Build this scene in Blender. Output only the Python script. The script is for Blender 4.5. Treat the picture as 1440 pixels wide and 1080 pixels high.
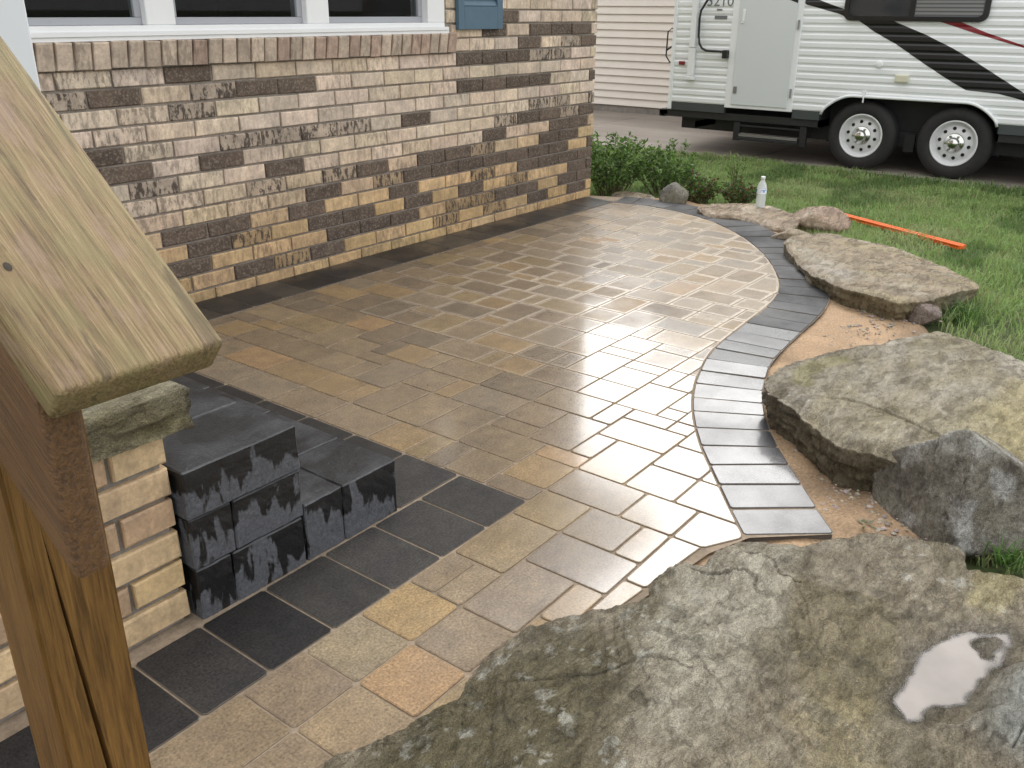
import bpy, bmesh, math, random
import numpy as np
from mathutils import Matrix, Vector

random.seed(7)
RNG = np.random.default_rng(11)
for o in list(bpy.data.objects):
    bpy.data.objects.remove(o)
scene = bpy.context.scene
COL = scene.collection

# ---------------------------------------------------------------- camera, sky, sun, exposure
cam_data = bpy.data.cameras.new('camera')
cam = bpy.data.objects.new('camera', cam_data)
COL.objects.link(cam)
cam_data.sensor_fit = 'HORIZONTAL'
cam_data.sensor_width = 36.0
cam_data.lens = 36.0 * 1263.81 / 1440.0
cam_data.clip_start = 0.05
cam_data.clip_end = 2000.0
cr = Vector((0.6072656, -0.7944711, 0.0066411))
cd = Vector((-0.3020834, -0.2386168, -0.9229343))
cf = Vector((0.7348293, 0.5584601, -0.3849003))
cam.matrix_world = Matrix(((cr.x, -cd.x, -cf.x, 0.0), (cr.y, -cd.y, -cf.y, 0.0), (cr.z, -cd.z, -cf.z, 1.27), (0, 0, 0, 1)))
scene.camera = cam

SUN_AZ, SUN_EL = math.radians(58), math.radians(44)      # azimuth from +Y towards +X
world = bpy.data.worlds.new('World')
scene.world = world
world.use_nodes = True
wn, wl = world.node_tree.nodes, world.node_tree.links
wn.clear()
w_out = wn.new('ShaderNodeOutputWorld')
w_bg = wn.new('ShaderNodeBackground')
w_sky = wn.new('ShaderNodeTexSky')
w_sky.sky_type = 'NISHITA'
w_sky.sun_disc = False
w_sky.sun_elevation = SUN_EL
w_sky.sun_rotation = SUN_AZ
w_sky.air_density = 1.0
w_sky.dust_density = 8.0
w_sky.ozone_density = 1.0
w_hsv = wn.new('ShaderNodeHueSaturation')
w_hsv.inputs['Saturation'].default_value = 0.16
w_hsv.inputs['Value'].default_value = 1.0
w_bg.inputs['Strength'].default_value = 0.15
wl.new(w_sky.outputs[0], w_hsv.inputs['Color'])
w_add = wn.new('ShaderNodeMix'); w_add.data_type = 'RGBA'; w_add.blend_type = 'MIX'
w_add.inputs[0].default_value = 0.70                    # even overcast veil over the clear-sky gradient
w_add.inputs[7].default_value = (7.6, 7.6, 7.6, 1)
wl.new(w_hsv.outputs[0], w_add.inputs[6])
wl.new(w_add.outputs[2], w_bg.inputs['Color'])
wl.new(w_bg.outputs[0], w_out.inputs[0])

sun_data = bpy.data.lights.new('sun', 'SUN')
sun_data.energy = 0.6
sun_data.angle = math.radians(60)
sun_data.color = (1.0, 0.97, 0.92)
sun = bpy.data.objects.new('sun', sun_data)
COL.objects.link(sun)
sdir = Vector((math.sin(SUN_AZ) * math.cos(SUN_EL), math.cos(SUN_AZ) * math.cos(SUN_EL), math.sin(SUN_EL)))
sun.rotation_euler = sdir.to_track_quat('Z', 'Y').to_euler()
sun.location = sdir * 30

vs = scene.view_settings
vs.view_transform = 'Standard'
vs.look = 'None'
vs.exposure = 0.85
vs.gamma = 1.0
vs.use_curve_mapping = False

# ---------------------------------------------------------------- numpy noise
def _hash(ix, iy, iz, s):
    h = (ix.astype(np.int64) * 374761393 + iy.astype(np.int64) * 668265263 + iz.astype(np.int64) * 2147483647 + s * 974711) & 0xFFFFFFFF
    h = ((h ^ (h >> 13)) * 1274126177) & 0xFFFFFFFF
    h = ((h ^ (h >> 16)) * 2246822519) & 0xFFFFFFFF
    return ((h ^ (h >> 15)) & 0xFFFFFF) / float(0xFFFFFF)

def vnoise(x, y, z=None, seed=0):
    if z is None:
        z = np.zeros_like(x)
    x0, y0, z0 = np.floor(x), np.floor(y), np.floor(z)
    fx, fy, fz = x - x0, y - y0, z - z0
    fx, fy, fz = [t * t * t * (t * (t * 6 - 15) + 10) for t in (fx, fy, fz)]
    r = 0
    for dx in (0, 1):
        wx = fx if dx else 1 - fx
        for dy in (0, 1):
            wy = fy if dy else 1 - fy
            for dz in (0, 1):
                wz = fz if dz else 1 - fz
                r = r + wx * wy * wz * _hash(x0 + dx, y0 + dy, z0 + dz, seed)
    return r * 2 - 1

def fbm(x, y, z=None, octv=5, seed=0, gain=0.5):
    a, f, r, t = 1.0, 1.0, 0, 0
    for i in range(octv):
        r = r + a * vnoise(x * f, y * f, None if z is None else z * f, seed + i * 17)
        t += a
        a *= gain
        f *= 2.03
    return r / t

def sstep(a, b, x):
    t = np.clip((x - a) / (b - a), 0, 1)
    return t * t * (3 - 2 * t)

def poly_sd(px, py, poly):
    """signed distance to polygon, positive inside"""
    P = np.asarray(poly, float)
    n = len(P)
    d = np.full(px.shape, 1e9)
    ins = np.zeros(px.shape, bool)
    for i in range(n):
        x1, y1 = P[i]
        x2, y2 = P[(i + 1) % n]
        ex, ey = x2 - x1, y2 - y1
        t = np.clip(((px - x1) * ex + (py - y1) * ey) / (ex * ex + ey * ey + 1e-12), 0, 1)
        d = np.minimum(d, np.hypot(px - x1 - t * ex, py - y1 - t * ey))
        c = ((y1 > py) != (y2 > py)) & (px < (x2 - x1) * (py - y1) / (y2 - y1 + 1e-12) + x1)
        ins ^= c
    return np.where(ins, d, -d)

def line_d(px, py, pts):
    d = np.full(px.shape, 1e9)
    for (x1, y1), (x2, y2) in zip(pts[:-1], pts[1:]):
        ex, ey = x2 - x1, y2 - y1
        t = np.clip(((px - x1) * ex + (py - y1) * ey) / (ex * ex + ey * ey), 0, 1)
        d = np.minimum(d, np.hypot(px - x1 - t * ex, py - y1 - t * ey))
    return d

# ---------------------------------------------------------------- object helpers
def lin(r, g, b):
    f = lambda c: (c / 255 / 12.92) if c <= 10.3 else ((c / 255 + 0.055) / 1.055) ** 2.4
    return (f(r), f(g), f(b))

def link(name, mesh, mat=None, parent=None, loc=(0, 0, 0), color=None):
    o = bpy.data.objects.new(name, mesh)
    COL.objects.link(o)
    if mat is not None and mesh is not None and len(mesh.materials) == 0:
        mesh.materials.append(mat)
    if parent is not None:
        o.parent = parent
    o.location = loc
    if color is not None:
        o.color = color
    return o

ORGS = {}
def mk(name, verts, faces, mat=None, parent=None, origin=None, smooth=False, color=None):
    """mesh from world coordinates; origin is the thing's base (children share it)"""
    if parent is not None: og = ORGS.get(parent.name, Vector((0, 0, 0)))
    else: og = Vector(origin) if origin is not None else Vector((0, 0, 0))
    me = bpy.data.meshes.new(name)
    me.from_pydata([(v[0] - og.x, v[1] - og.y, v[2] - og.z) for v in verts], [], faces)
    me.update()
    if smooth:
        me.polygons.foreach_set('use_smooth', [True] * len(me.polygons))
    o = link(name, me, mat, parent, (0, 0, 0) if parent is not None else og, color)
    ORGS[o.name] = og
    return o

def empty(name, loc):
    o = bpy.data.objects.new(name, None)
    COL.objects.link(o)
    o.location = loc
    o.empty_display_size = 0.1
    ORGS[o.name] = Vector(loc)
    return o

def tag(o, label=None, cat=None, group=None, kind=None):
    if label: o['label'] = label
    if cat: o['category'] = cat
    if group: o['group'] = group
    if kind: o['kind'] = kind
    return o

def np_mesh(name, V, F, smooth=False):
    """V (n,3) F (m,k) arrays"""
    me = bpy.data.meshes.new(name)
    k = F.shape[1]
    me.vertices.add(len(V)); me.loops.add(F.size); me.polygons.add(len(F))
    me.vertices.foreach_set('co', np.asarray(V, np.float32).ravel())
    me.loops.foreach_set('vertex_index', np.asarray(F, np.int32).ravel())
    me.polygons.foreach_set('loop_start', np.arange(0, F.size, k, dtype=np.int32))
    me.polygons.foreach_set('loop_total', np.full(len(F), k, np.int32))
    if smooth:
        me.polygons.foreach_set('use_smooth', np.ones(len(F), bool))
    me.update(calc_edges=True)
    me.validate()
    return me

def set_col(me, C, name='Col'):
    a = me.color_attributes.new(name, 'FLOAT_COLOR', 'POINT')
    C = np.asarray(C, np.float32)
    if C.shape[1] == 3:
        C = np.concatenate([C, np.ones((len(C), 1), np.float32)], 1)
    a.data.foreach_set('color', C.ravel())

def bx(x0, x1, y0, y1, z0, z1):
    v = [(x0, y0, z0), (x1, y0, z0), (x1, y1, z0), (x0, y1, z0), (x0, y0, z1), (x1, y0, z1), (x1, y1, z1), (x0, y1, z1)]
    f = [(0, 3, 2, 1), (4, 5, 6, 7), (0, 1, 5, 4), (1, 2, 6, 5), (2, 3, 7, 6), (3, 0, 4, 7)]
    return v, f

class MB:
    def __init__(s): s.v, s.f = [], []
    def add(s, v, f):
        n = len(s.v); s.v += list(v); s.f += [tuple(i + n for i in q) for q in f]; return s
    def box(s, *a): return s.add(*bx(*a))
    def tube(s, pts, r, n=8, cap=True):
        pts = [Vector(p) for p in pts]
        rings = []
        for i, p in enumerate(pts):
            d = (pts[min(i + 1, len(pts) - 1)] - pts[max(i - 1, 0)]).normalized()
            up = Vector((0, 0, 1)) if abs(d.z) < 0.95 else Vector((1, 0, 0))
            a = d.cross(up).normalized(); b = d.cross(a)
            rr = r[i] if isinstance(r, (list, tuple)) else r
            rings.append([p + (a * math.cos(t) + b * math.sin(t)) * rr for t in [2 * math.pi * k / n for k in range(n)]])
        v = [tuple(q) for g in rings for q in g]
        f = []
        for i in range(len(pts) - 1):
            for k in range(n):
                f.append((i * n + k, i * n + (k + 1) % n, (i + 1) * n + (k + 1) % n, (i + 1) * n + k))
        if cap:
            f.append(tuple(range(n - 1, -1, -1))); f.append(tuple((len(pts) - 1) * n + k for k in range(n)))
        return s.add(v, f)
    def lathe(s, prof, n, c, axis='z', flip=False):
        """prof list of (radius, height along axis)"""
        v, f = [], []
        for (r, h) in prof:
            for k in range(n):
                t = 2 * math.pi * k / n
                a, b = r * math.cos(t), r * math.sin(t)
                if axis == 'z': v.append((c[0] + a, c[1] + b, c[2] + h))
                else: v.append((c[0] + h, c[1] + a, c[2] + b))
        for i in range(len(prof) - 1):
            for k in range(n):
                q = (i * n + k, i * n + (k + 1) % n, (i + 1) * n + (k + 1) % n, (i + 1) * n + k)
                f.append(q[::-1] if flip else q)
        return s.add(v, f)
    def obj(s, name, mat, parent=None, smooth=False, origin=None, color=None, bevel=0, seg=2):
        o = mk(name, s.v, s.f, mat, parent, origin, smooth, color)
        if bevel:
            bevel_mesh(o.data, bevel, seg)
        return o

def bevel_mesh(me, w, seg=2, ang=30):
    bm = bmesh.new(); bm.from_mesh(me)
    es = [e for e in bm.edges if len(e.link_faces) == 2 and e.calc_face_angle(0) > math.radians(ang)]
    bmesh.ops.bevel(bm, geom=es, offset=w, segments=seg, profile=0.5, affect='EDGES', clamp_overlap=True)
    bm.to_mesh(me); bm.free(); me.update()

# ---------------------------------------------------------------- materials
def nmat(name):
    m = bpy.data.materials.new(name)
    m.use_nodes = True
    nt = m.node_tree
    b = nt.nodes['Principled BSDF']
    return m, nt.nodes, nt.links, b

def N(nodes, t, **kw):
    n = nodes.new(t)
    for k, v in kw.items():
        if k in n.inputs.keys(): n.inputs[k].default_value = v
        else: setattr(n, k, v)
    return n

def ramp(nodes, stops):
    r = nodes.new('ShaderNodeValToRGB')
    e = r.color_ramp.elements
    while len(e) < len(stops): e.new(0.5)
    for el, (p, c) in zip(e, stops):
        el.position = p
        el.color = (c, c, c, 1) if isinstance(c, (int, float)) else (c[0], c[1], c[2], 1)
    return r

def mix(nodes, links, a, b, fac, mode='MIX'):
    m = nodes.new('ShaderNodeMix')
    m.data_type = 'RGBA'; m.blend_type = mode
    for sock, val in ((m.inputs[6], a), (m.inputs[7], b), (m.inputs[0], fac)):
        if hasattr(val, 'links'): links.new(val, sock)
        elif isinstance(val, (int, float)): sock.default_value = val
        else: sock.default_value = (val[0], val[1], val[2], 1)
    return m.outputs[2]

def mth(nodes, links, op, a, b=None, c=None, clamp=False):
    m = nodes.new('ShaderNodeMath'); m.operation = op; m.use_clamp = clamp
    for i, val in enumerate((a, b, c)):
        if val is None: continue
        if hasattr(val, 'links'): links.new(val, m.inputs[i])
        else: m.inputs[i].default_value = val
    return m.outputs[0]

def bump(nodes, links, b, h, strength=0.3, dist=0.01):
    n = nodes.new('ShaderNodeBump')
    n.inputs['Strength'].default_value = strength
    n.inputs['Distance'].default_value = dist
    links.new(h, n.inputs['Height'])
    links.new(n.outputs[0], b.inputs['Normal'])
    return n

def simple(name, col, rough=0.5, metal=0.0, noise=0.0, scale=30, bmp=0.0, spec=None):
    m, n, l, b = nmat(name)
    b.inputs['Base Color'].default_value = (*col, 1)
    b.inputs['Roughness'].default_value = rough
    b.inputs['Metallic'].default_value = metal
    if spec is not None: b.inputs['Specular IOR Level'].default_value = spec
    if noise or bmp:
        tc = N(n, 'ShaderNodeTexCoord')
        tx = N(n, 'ShaderNodeTexNoise', Scale=scale, Detail=6.0, Roughness=0.6)
        l.new(tc.outputs['Object'], tx.inputs['Vector'])
        r = ramp(n, [(0.3, tuple(c * (1 - noise) for c in col)), (0.7, tuple(min(1, c * (1 + noise)) for c in col))])
        l.new(tx.outputs['Fac'], r.inputs[0])
        l.new(r.outputs[0], b.inputs['Base Color'])
        if bmp: bump(n, l, b, tx.outputs['Fac'], bmp, 0.01)
    return m

def mat_brick():
    m, n, l, b = nmat('brick_clay')
    oi = N(n, 'ShaderNodeObjectInfo')
    geo = N(n, 'ShaderNodeNewGeometry')
    t1 = N(n, 'ShaderNodeTexNoise', Scale=95.0, Detail=4.0, Roughness=0.65)
    l.new(geo.outputs['Position'], t1.inputs['Vector'])
    mp = N(n, 'ShaderNodeMapping'); mp.inputs['Scale'].default_value = (1.0, 1.0, 0.35)
    l.new(geo.outputs['Position'], mp.inputs['Vector'])
    t2 = N(n, 'ShaderNodeTexNoise', Scale=60.0, Detail=3.0, Roughness=0.6)
    l.new(mp.outputs[0], t2.inputs['Vector'])
    t3 = N(n, 'ShaderNodeTexNoise', Scale=14.0, Detail=4.0, Roughness=0.6)
    l.new(geo.outputs['Position'], t3.inputs['Vector'])
    # per-brick speckle amount comes in the colour's alpha
    k = mth(n, l, 'MULTIPLY_ADD', t2.outputs['Fac'], 1.2, -0.35)
    k = mth(n, l, 'MULTIPLY_ADD', t1.outputs['Fac'], 0.6, k)
    sp = ramp(n, [(0.52, 0.0), (0.66, 1.0)])
    l.new(k, sp.inputs[0])
    amt = mth(n, l, 'MULTIPLY', sp.outputs[0], oi.outputs['Alpha'])
    c1 = mix(n, l, oi.outputs['Color'], (0.06, 0.045, 0.035), amt)
    r3 = ramp(n, [(0.3, (0.72, 0.70, 0.68)), (0.7, (1.18, 1.14, 1.08))])
    l.new(t3.outputs['Fac'], r3.inputs[0])
    c2 = mix(n, l, c1, r3.outputs[0], 1.0, 'MULTIPLY')
    r1 = ramp(n, [(0.3, 0.8), (0.7, 1.2)])
    l.new(t1.outputs['Fac'], r1.inputs[0])
    c3 = mix(n, l, c2, r1.outputs[0], 1.0, 'MULTIPLY')
    fl = ramp(n, [(0.02, 1.0), (0.06, 0.0)]); l.new(oi.outputs['Alpha'], fl.inputs[0])     # dark bricks carry pale flecks
    fk = ramp(n, [(0.50, 0.0), (0.68, 0.75)]); l.new(t1.outputs['Fac'], fk.inputs[0])
    c3 = mix(n, l, c3, (0.25, 0.205, 0.16), mth(n, l, 'MULTIPLY', fl.outputs[0], fk.outputs[0]))
    l.new(c3, b.inputs['Base Color'])
    b.inputs['Roughness'].default_value = 0.75
    bump(n, l, b, k, 0.5, 0.004)
    return m

def mat_mortar(name, col):
    m, n, l, b = nmat(name)
    geo = N(n, 'ShaderNodeNewGeometry')
    t1 = N(n, 'ShaderNodeTexNoise', Scale=60.0, Detail=6.0, Roughness=0.7)
    t2 = N(n, 'ShaderNodeTexNoise', Scale=5.0, Detail=4.0)
    l.new(geo.outputs['Position'], t1.inputs['Vector']); l.new(geo.outputs['Position'], t2.inputs['Vector'])
    r = ramp(n, [(0.3, tuple(c * 0.7 for c in col)), (0.7, tuple(c * 1.25 for c in col))])
    l.new(t1.outputs['Fac'], r.inputs[0])
    r2 = ramp(n, [(0.35, 0.75), (0.65, 1.15)])
    l.new(t2.outputs['Fac'], r2.inputs[0])
    l.new(mix(n, l, r.outputs[0], r2.outputs[0], 1.0, 'MULTIPLY'), b.inputs['Base Color'])
    b.inputs['Roughness'].default_value = 0.9
    bump(n, l, b, t1.outputs['Fac'], 0.5, 0.004)
    return m

def mat_paver():
    m, n, l, b = nmat('wet_paver')
    oi = N(n, 'ShaderNodeObjectInfo')
    geo = N(n, 'ShaderNodeNewGeometry')
    at = N(n, 'ShaderNodeAttribute', attribute_name='Col')
    sep = N(n, 'ShaderNodeSeparateColor'); l.new(at.outputs['Color'], sep.inputs[0])
    t1 = N(n, 'ShaderNodeTexNoise', Scale=160.0, Detail=5.0, Roughness=0.7)
    t2 = N(n, 'ShaderNodeTexNoise', Scale=9.0, Detail=5.0, Roughness=0.6)
    t3 = N(n, 'ShaderNodeTexNoise', Scale=3.0, Detail=6.0, Roughness=0.62)
    t4 = N(n, 'ShaderNodeTexNoise', Scale=28.0, Detail=5.0, Roughness=0.65)
    for t in (t1, t2, t3, t4): l.new(geo.outputs['Position'], t.inputs['Vector'])
    r1 = ramp(n, [(0.32, 0.55), (0.68, 1.45)]); l.new(t1.outputs['Fac'], r1.inputs[0])
    r2 = ramp(n, [(0.3, (0.84, 0.83, 0.84)), (0.7, (1.16, 1.13, 1.05))]); l.new(t2.outputs['Fac'], r2.inputs[0])
    c = mix(n, l, oi.outputs['Color'], r1.outputs[0], 1.0, 'MULTIPLY')
    c = mix(n, l, c, r2.outputs[0], 1.0, 'MULTIPLY')
    r4 = ramp(n, [(0.3, 0.84), (0.7, 1.14)]); l.new(t4.outputs['Fac'], r4.inputs[0])
    c = mix(n, l, c, r4.outputs[0], 1.0, 'MULTIPLY')
    # paler tone along the stone's edges
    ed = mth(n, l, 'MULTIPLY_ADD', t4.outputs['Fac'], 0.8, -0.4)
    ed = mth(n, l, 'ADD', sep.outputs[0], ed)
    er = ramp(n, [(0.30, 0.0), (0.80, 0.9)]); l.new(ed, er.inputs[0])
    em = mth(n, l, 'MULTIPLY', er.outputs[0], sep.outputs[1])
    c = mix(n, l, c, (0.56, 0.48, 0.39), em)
    l.new(c, b.inputs['Base Color'])
    # wetness: object alpha + patches
    w = mth(n, l, 'MULTIPLY_ADD', t3.outputs['Fac'], 0.9, -0.45)
    w = mth(n, l, 'ADD', w, oi.outputs['Alpha'])
    w = mth(n, l, 'MULTIPLY_ADD', em, 0.3, w, clamp=True)
    rr = ramp(n, [(0.0, 0.62), (0.45, 0.36), (1.0, 0.13)])
    l.new(w, rr.inputs[0])
    bv = mth(n, l, 'MULTIPLY', sep.outputs[2], 4.0, clamp=True)      # arrises stay matt
    nb_ = mth(n, l, 'SUBTRACT', 1.0, bv)
    l.new(mth(n, l, 'MAXIMUM', rr.outputs[0], mth(n, l, 'MULTIPLY', bv, 0.85)), b.inputs['Roughness'])
    b.inputs['IOR'].default_value = 1.5
    spr = ramp(n, [(0.1, 0.12), (0.6, 0.5)]); l.new(w, spr.inputs[0]); l.new(mth(n, l, 'MULTIPLY', spr.outputs[0], nb_), b.inputs['Specular IOR Level'])
    cw = ramp(n, [(0.3, 0.0), (0.85, 0.95)]); l.new(w, cw.inputs[0])
    l.new(mth(n, l, 'MULTIPLY', cw.outputs[0], nb_), b.inputs['Coat Weight'])
    b.inputs['Coat Roughness'].default_value = 0.12
    b.inputs['Coat IOR'].default_value = 1.52
    h = mth(n, l, 'MULTIPLY_ADD', t4.outputs['Fac'], 1.2, t1.outputs['Fac'])
    bump(n, l, b, h, 0.22, 0.0022)
    return m

def mat_dark_block():
    m, n, l, b = nmat('charcoal_block')
    oi = N(n, 'ShaderNodeObjectInfo')
    geo = N(n, 'ShaderNodeNewGeometry')
    sx = N(n, 'ShaderNodeSeparateXYZ'); l.new(geo.outputs['True Normal'], sx.inputs[0])
    side = ramp(n, [(0.25, 1.0), (0.6, 0.0)]); l.new(sx.outputs[2], side.inputs[0])
    mp = N(n, 'ShaderNodeMapping'); mp.inputs['Scale'].default_value = (1.0, 1.0, 0.30)
    l.new(geo.outputs['Position'], mp.inputs['Vector'])
    t1 = N(n, 'ShaderNodeTexNoise', Scale=21.0, Detail=4.0, Roughness=0.55, Distortion=0.35)
    l.new(mp.outputs[0], t1.inputs['Vector'])
    t2 = N(n, 'ShaderNodeTexNoise', Scale=120.0, Detail=5.0, Roughness=0.7)
    l.new(geo.outputs['Position'], t2.inputs['Vector'])
    t3 = N(n, 'ShaderNodeTexNoise', Scale=7.0, Detail=3.0, Roughness=0.6)
    l.new(geo.outputs['Position'], t3.inputs['Vector'])
    tcg = N(n, 'ShaderNodeTexCoord'); sg = N(n, 'ShaderNodeSeparateXYZ'); l.new(tcg.outputs['Generated'], sg.inputs[0])
    wv_ = mth(n, l, 'MULTIPLY_ADD', sg.outputs[2], -0.26, mth(n, l, 'ADD', t1.outputs['Fac'], 0.15))    # water runs down from the top edge
    dry = ramp(n, [(0.49, 0.0), (0.53, 1.0)]); l.new(wv_, dry.inputs[0])
    dd = mth(n, l, 'MULTIPLY', dry.outputs[0], side.outputs[0])
    r2 = ramp(n, [(0.3, 0.6), (0.7, 1.4)]); l.new(t2.outputs['Fac'], r2.inputs[0])
    c = mix(n, l, (0.010, 0.010, 0.011), (0.075, 0.078, 0.088), dd)
    topc = ramp(n, [(0.42, (0.014, 0.015, 0.017)), (0.75, (0.06, 0.063, 0.07))]); l.new(t3.outputs['Fac'], topc.inputs[0])
    c = mix(n, l, topc.outputs[0], c, side.outputs[0])
    c = mix(n, l, c, r2.outputs[0], 1.0, 'MULTIPLY')
    l.new(c, b.inputs['Base Color'])
    rg = mth(n, l, 'MULTIPLY_ADD', dd, 0.5, 0.33)
    l.new(rg, b.inputs['Roughness'])
    bump(n, l, b, t2.outputs['Fac'], 0.45, 0.004)
    return m

def mat_rock():
    m, n, l, b = nmat('wet_sandstone')
    at = N(n, 'ShaderNodeAttribute', attribute_name='Col')
    geo = N(n, 'ShaderNodeNewGeometry')
    mp = N(n, 'ShaderNodeMapping'); mp.inputs['Rotation'].default_value = (0, 0, 0.6); mp.inputs['Scale'].default_value = (1.0, 2.2, 1.6)
    l.new(geo.outputs['Position'], mp.inputs['Vector'])
    t1 = N(n, 'ShaderNodeTexNoise', Scale=38.0, Detail=9.0, Roughness=0.68, Distortion=0.9)
    t2 = N(n, 'ShaderNodeTexNoise', Scale=330.0, Detail=4.0, Roughness=0.7)
    t3 = N(n, 'ShaderNodeTexNoise', Scale=120.0, Detail=5.0, Roughness=0.6, Distortion=1.2)
    t4 = N(n, 'ShaderNodeTexNoise', Scale=11.0, Detail=8.0, Roughness=0.66, Distortion=0.6)
    l.new(mp.outputs[0], t1.inputs['Vector']); l.new(mp.outputs[0], t4.inputs['Vector'])
    for t in (t2, t3): l.new(geo.outputs['Position'], t.inputs['Vector'])
    r1 = ramp(n, [(0.34, (0.62, 0.60, 0.56)), (0.5, (1.0, 1.0, 1.0)), (0.66, (1.32, 1.32, 1.30))]); l.new(t1.outputs['Fac'], r1.inputs[0])
    c = mix(n, l, at.outputs['Color'], r1.outputs[0], 1.0, 'MULTIPLY')
    r2 = ramp(n, [(0.32, 0.5), (0.68, 1.5)]); l.new(t2.outputs['Fac'], r2.inputs[0])
    c = mix(n, l, c, r2.outputs[0], 1.0, 'MULTIPLY')
    r4 = ramp(n, [(0.36, (0.66, 0.64, 0.58)), (0.64, (1.25, 1.24, 1.2))]); l.new(t4.outputs['Fac'], r4.inputs[0])
    c = mix(n, l, c, r4.outputs[0], 1.0, 'MULTIPLY')
    l.new(c, b.inputs['Base Color'])
    rg = ramp(n, [(0.36, 0.13), (0.62, 0.42)]); l.new(t4.outputs['Fac'], rg.inputs[0])
    l.new(rg.outputs[0], b.inputs['Roughness'])
    h = mth(n, l, 'MULTIPLY_ADD', t3.outputs['Fac'], 0.7, t1.outputs['Fac'])
    h = mth(n, l, 'MULTIPLY_ADD', t2.outputs['Fac'], 0.25, h)
    bump(n, l, b, h, 1.0, 0.016)
    return m

def mat_wood(name, c_dark, c_mid, c_light, green=0.0, rough=0.6, wet=0.0):
    """grain runs along the object's local Y"""
    m, n, l, b = nmat(name)
    tc = N(n, 'ShaderNodeTexCoord')
    mp = N(n, 'ShaderNodeMapping'); mp.inputs['Scale'].default_value = (1.0, 0.03, 1.0)
    l.new(tc.outputs['Object'], mp.inputs['Vector'])
    t1 = N(n, 'ShaderNodeTexNoise', Scale=300.0, Detail=7.0, Roughness=0.7, Distortion=0.15)
    mp2 = N(n, 'ShaderNodeMapping'); mp2.inputs['Scale'].default_value = (1.0, 0.13, 1.0)
    l.new(tc.outputs['Object'], mp2.inputs['Vector'])
    t2 = N(n, 'ShaderNodeTexNoise', Scale=42.0, Detail=5.0, Roughness=0.6, Distortion=0.8)
    t3 = N(n, 'ShaderNodeTexNoise', Scale=11.0, Detail=5.0, Roughness=0.65)
    l.new(mp.outputs[0], t1.inputs['Vector']); l.new(mp2.outputs[0], t2.inputs['Vector'])
    mp3 = N(n, 'ShaderNodeMapping'); mp3.inputs['Scale'].default_value = (1.0, 0.5, 1.0)
    l.new(tc.outputs['Object'], mp3.inputs['Vector']); l.new(mp3.outputs[0], t3.inputs['Vector'])
    g = mth(n, l, 'MULTIPLY_ADD', t1.outputs['Fac'], 0.72, mth(n, l, 'MULTIPLY', t2.outputs['Fac'], 0.33))
    r = ramp(n, [(0.40, c_dark), (0.52, c_mid), (0.66, c_light)]); l.new(g, r.inputs[0])
    c = r.outputs[0]
    if green:
        t3.inputs['Scale'].default_value = 26.0
        rg = ramp(n, [(0.46, 0.0), (0.60, green)]); l.new(t3.outputs['Fac'], rg.inputs[0])
        c = mix(n, l, c, (0.205, 0.185, 0.075), rg.outputs[0])
        rp = ramp(n, [(0.36, 0.55), (0.46, 0.0)]); l.new(t3.outputs['Fac'], rp.inputs[0])
        c = mix(n, l, c, (0.30, 0.205, 0.15), rp.outputs[0])
    # dark checks along the grain
    ck = ramp(n, [(0.60, 0.0), (0.66, 0.6)]); l.new(t2.outputs['Fac'], ck.inputs[0])
    c = mix(n, l, c, tuple(q * 0.45 for q in c_dark), ck.outputs[0])
    l.new(c, b.inputs['Base Color'])
    b.inputs['Roughness'].default_value = rough
    bump(n, l, b, g, 0.8, 0.005)
    return m

def mat_vcol(name, rough=0.7, noise=0.0, scale=60, spec=0.4, trans=0.0):
    m, n, l, b = nmat(name)
    at = N(n, 'ShaderNodeAttribute', attribute_name='Col')
    c = at.outputs['Color']
    if noise:
        geo = N(n, 'ShaderNodeNewGeometry')
        t = N(n, 'ShaderNodeTexNoise', Scale=scale, Detail=6.0, Roughness=0.65)
        l.new(geo.outputs['Position'], t.inputs['Vector'])
        r = ramp(n, [(0.3, 1 - noise), (0.7, 1 + noise)]); l.new(t.outputs['Fac'], r.inputs[0])
        c = mix(n, l, c, r.outputs[0], 1.0, 'MULTIPLY')
        bump(n, l, b, t.outputs['Fac'], 0.5, 0.005)
    l.new(c, b.inputs['Base Color'])
    b.inputs['Roughness'].default_value = rough
    b.inputs['Specular IOR Level'].default_value = spec
    if trans:
        out = [x for x in n if x.type == 'OUTPUT_MATERIAL'][0]
        tr = N(n, 'ShaderNodeBsdfTranslucent'); l.new(c, tr.inputs['Color'])
        ms = N(n, 'ShaderNodeMixShader'); ms.inputs[0].default_value = trans
        l.new(b.outputs[0], ms.inputs[1]); l.new(tr.outputs[0], ms.inputs[2]); l.new(ms.outputs[0], out.inputs[0])
    return m

def mat_concrete():
    m, n, l, b = nmat('driveway_concrete')
    geo = N(n, 'ShaderNodeNewGeometry')
    t1 = N(n, 'ShaderNodeTexNoise', Scale=1.3, Detail=7.0, Roughness=0.6)
    t2 = N(n, 'ShaderNodeTexNoise', Scale=45.0, Detail=5.0, Roughness=0.7)
    mp = N(n, 'ShaderNodeMapping'); mp.inputs['Scale'].default_value = (1.0, 0.25, 1.0)
    l.new(geo.outputs['Position'], mp.inputs['Vector'])
    l.new(mp.outputs[0], t1.inputs['Vector']); l.new(geo.outputs['Position'], t2.inputs['Vector'])
    r1 = ramp(n, [(0.3, (0.17, 0.145, 0.125)), (0.7, (0.36, 0.315, 0.275))]); l.new(t1.outputs['Fac'], r1.inputs[0])
    r2 = ramp(n, [(0.3, 0.8), (0.7, 1.2)]); l.new(t2.outputs['Fac'], r2.inputs[0])
    l.new(mix(n, l, r1.outputs[0], r2.outputs[0], 1.0, 'MULTIPLY'), b.inputs['Base Color'])
    b.inputs['Roughness'].default_value = 0.6
    bump(n, l, b, t2.outputs['Fac'], 0.3, 0.004)
    return m

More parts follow.
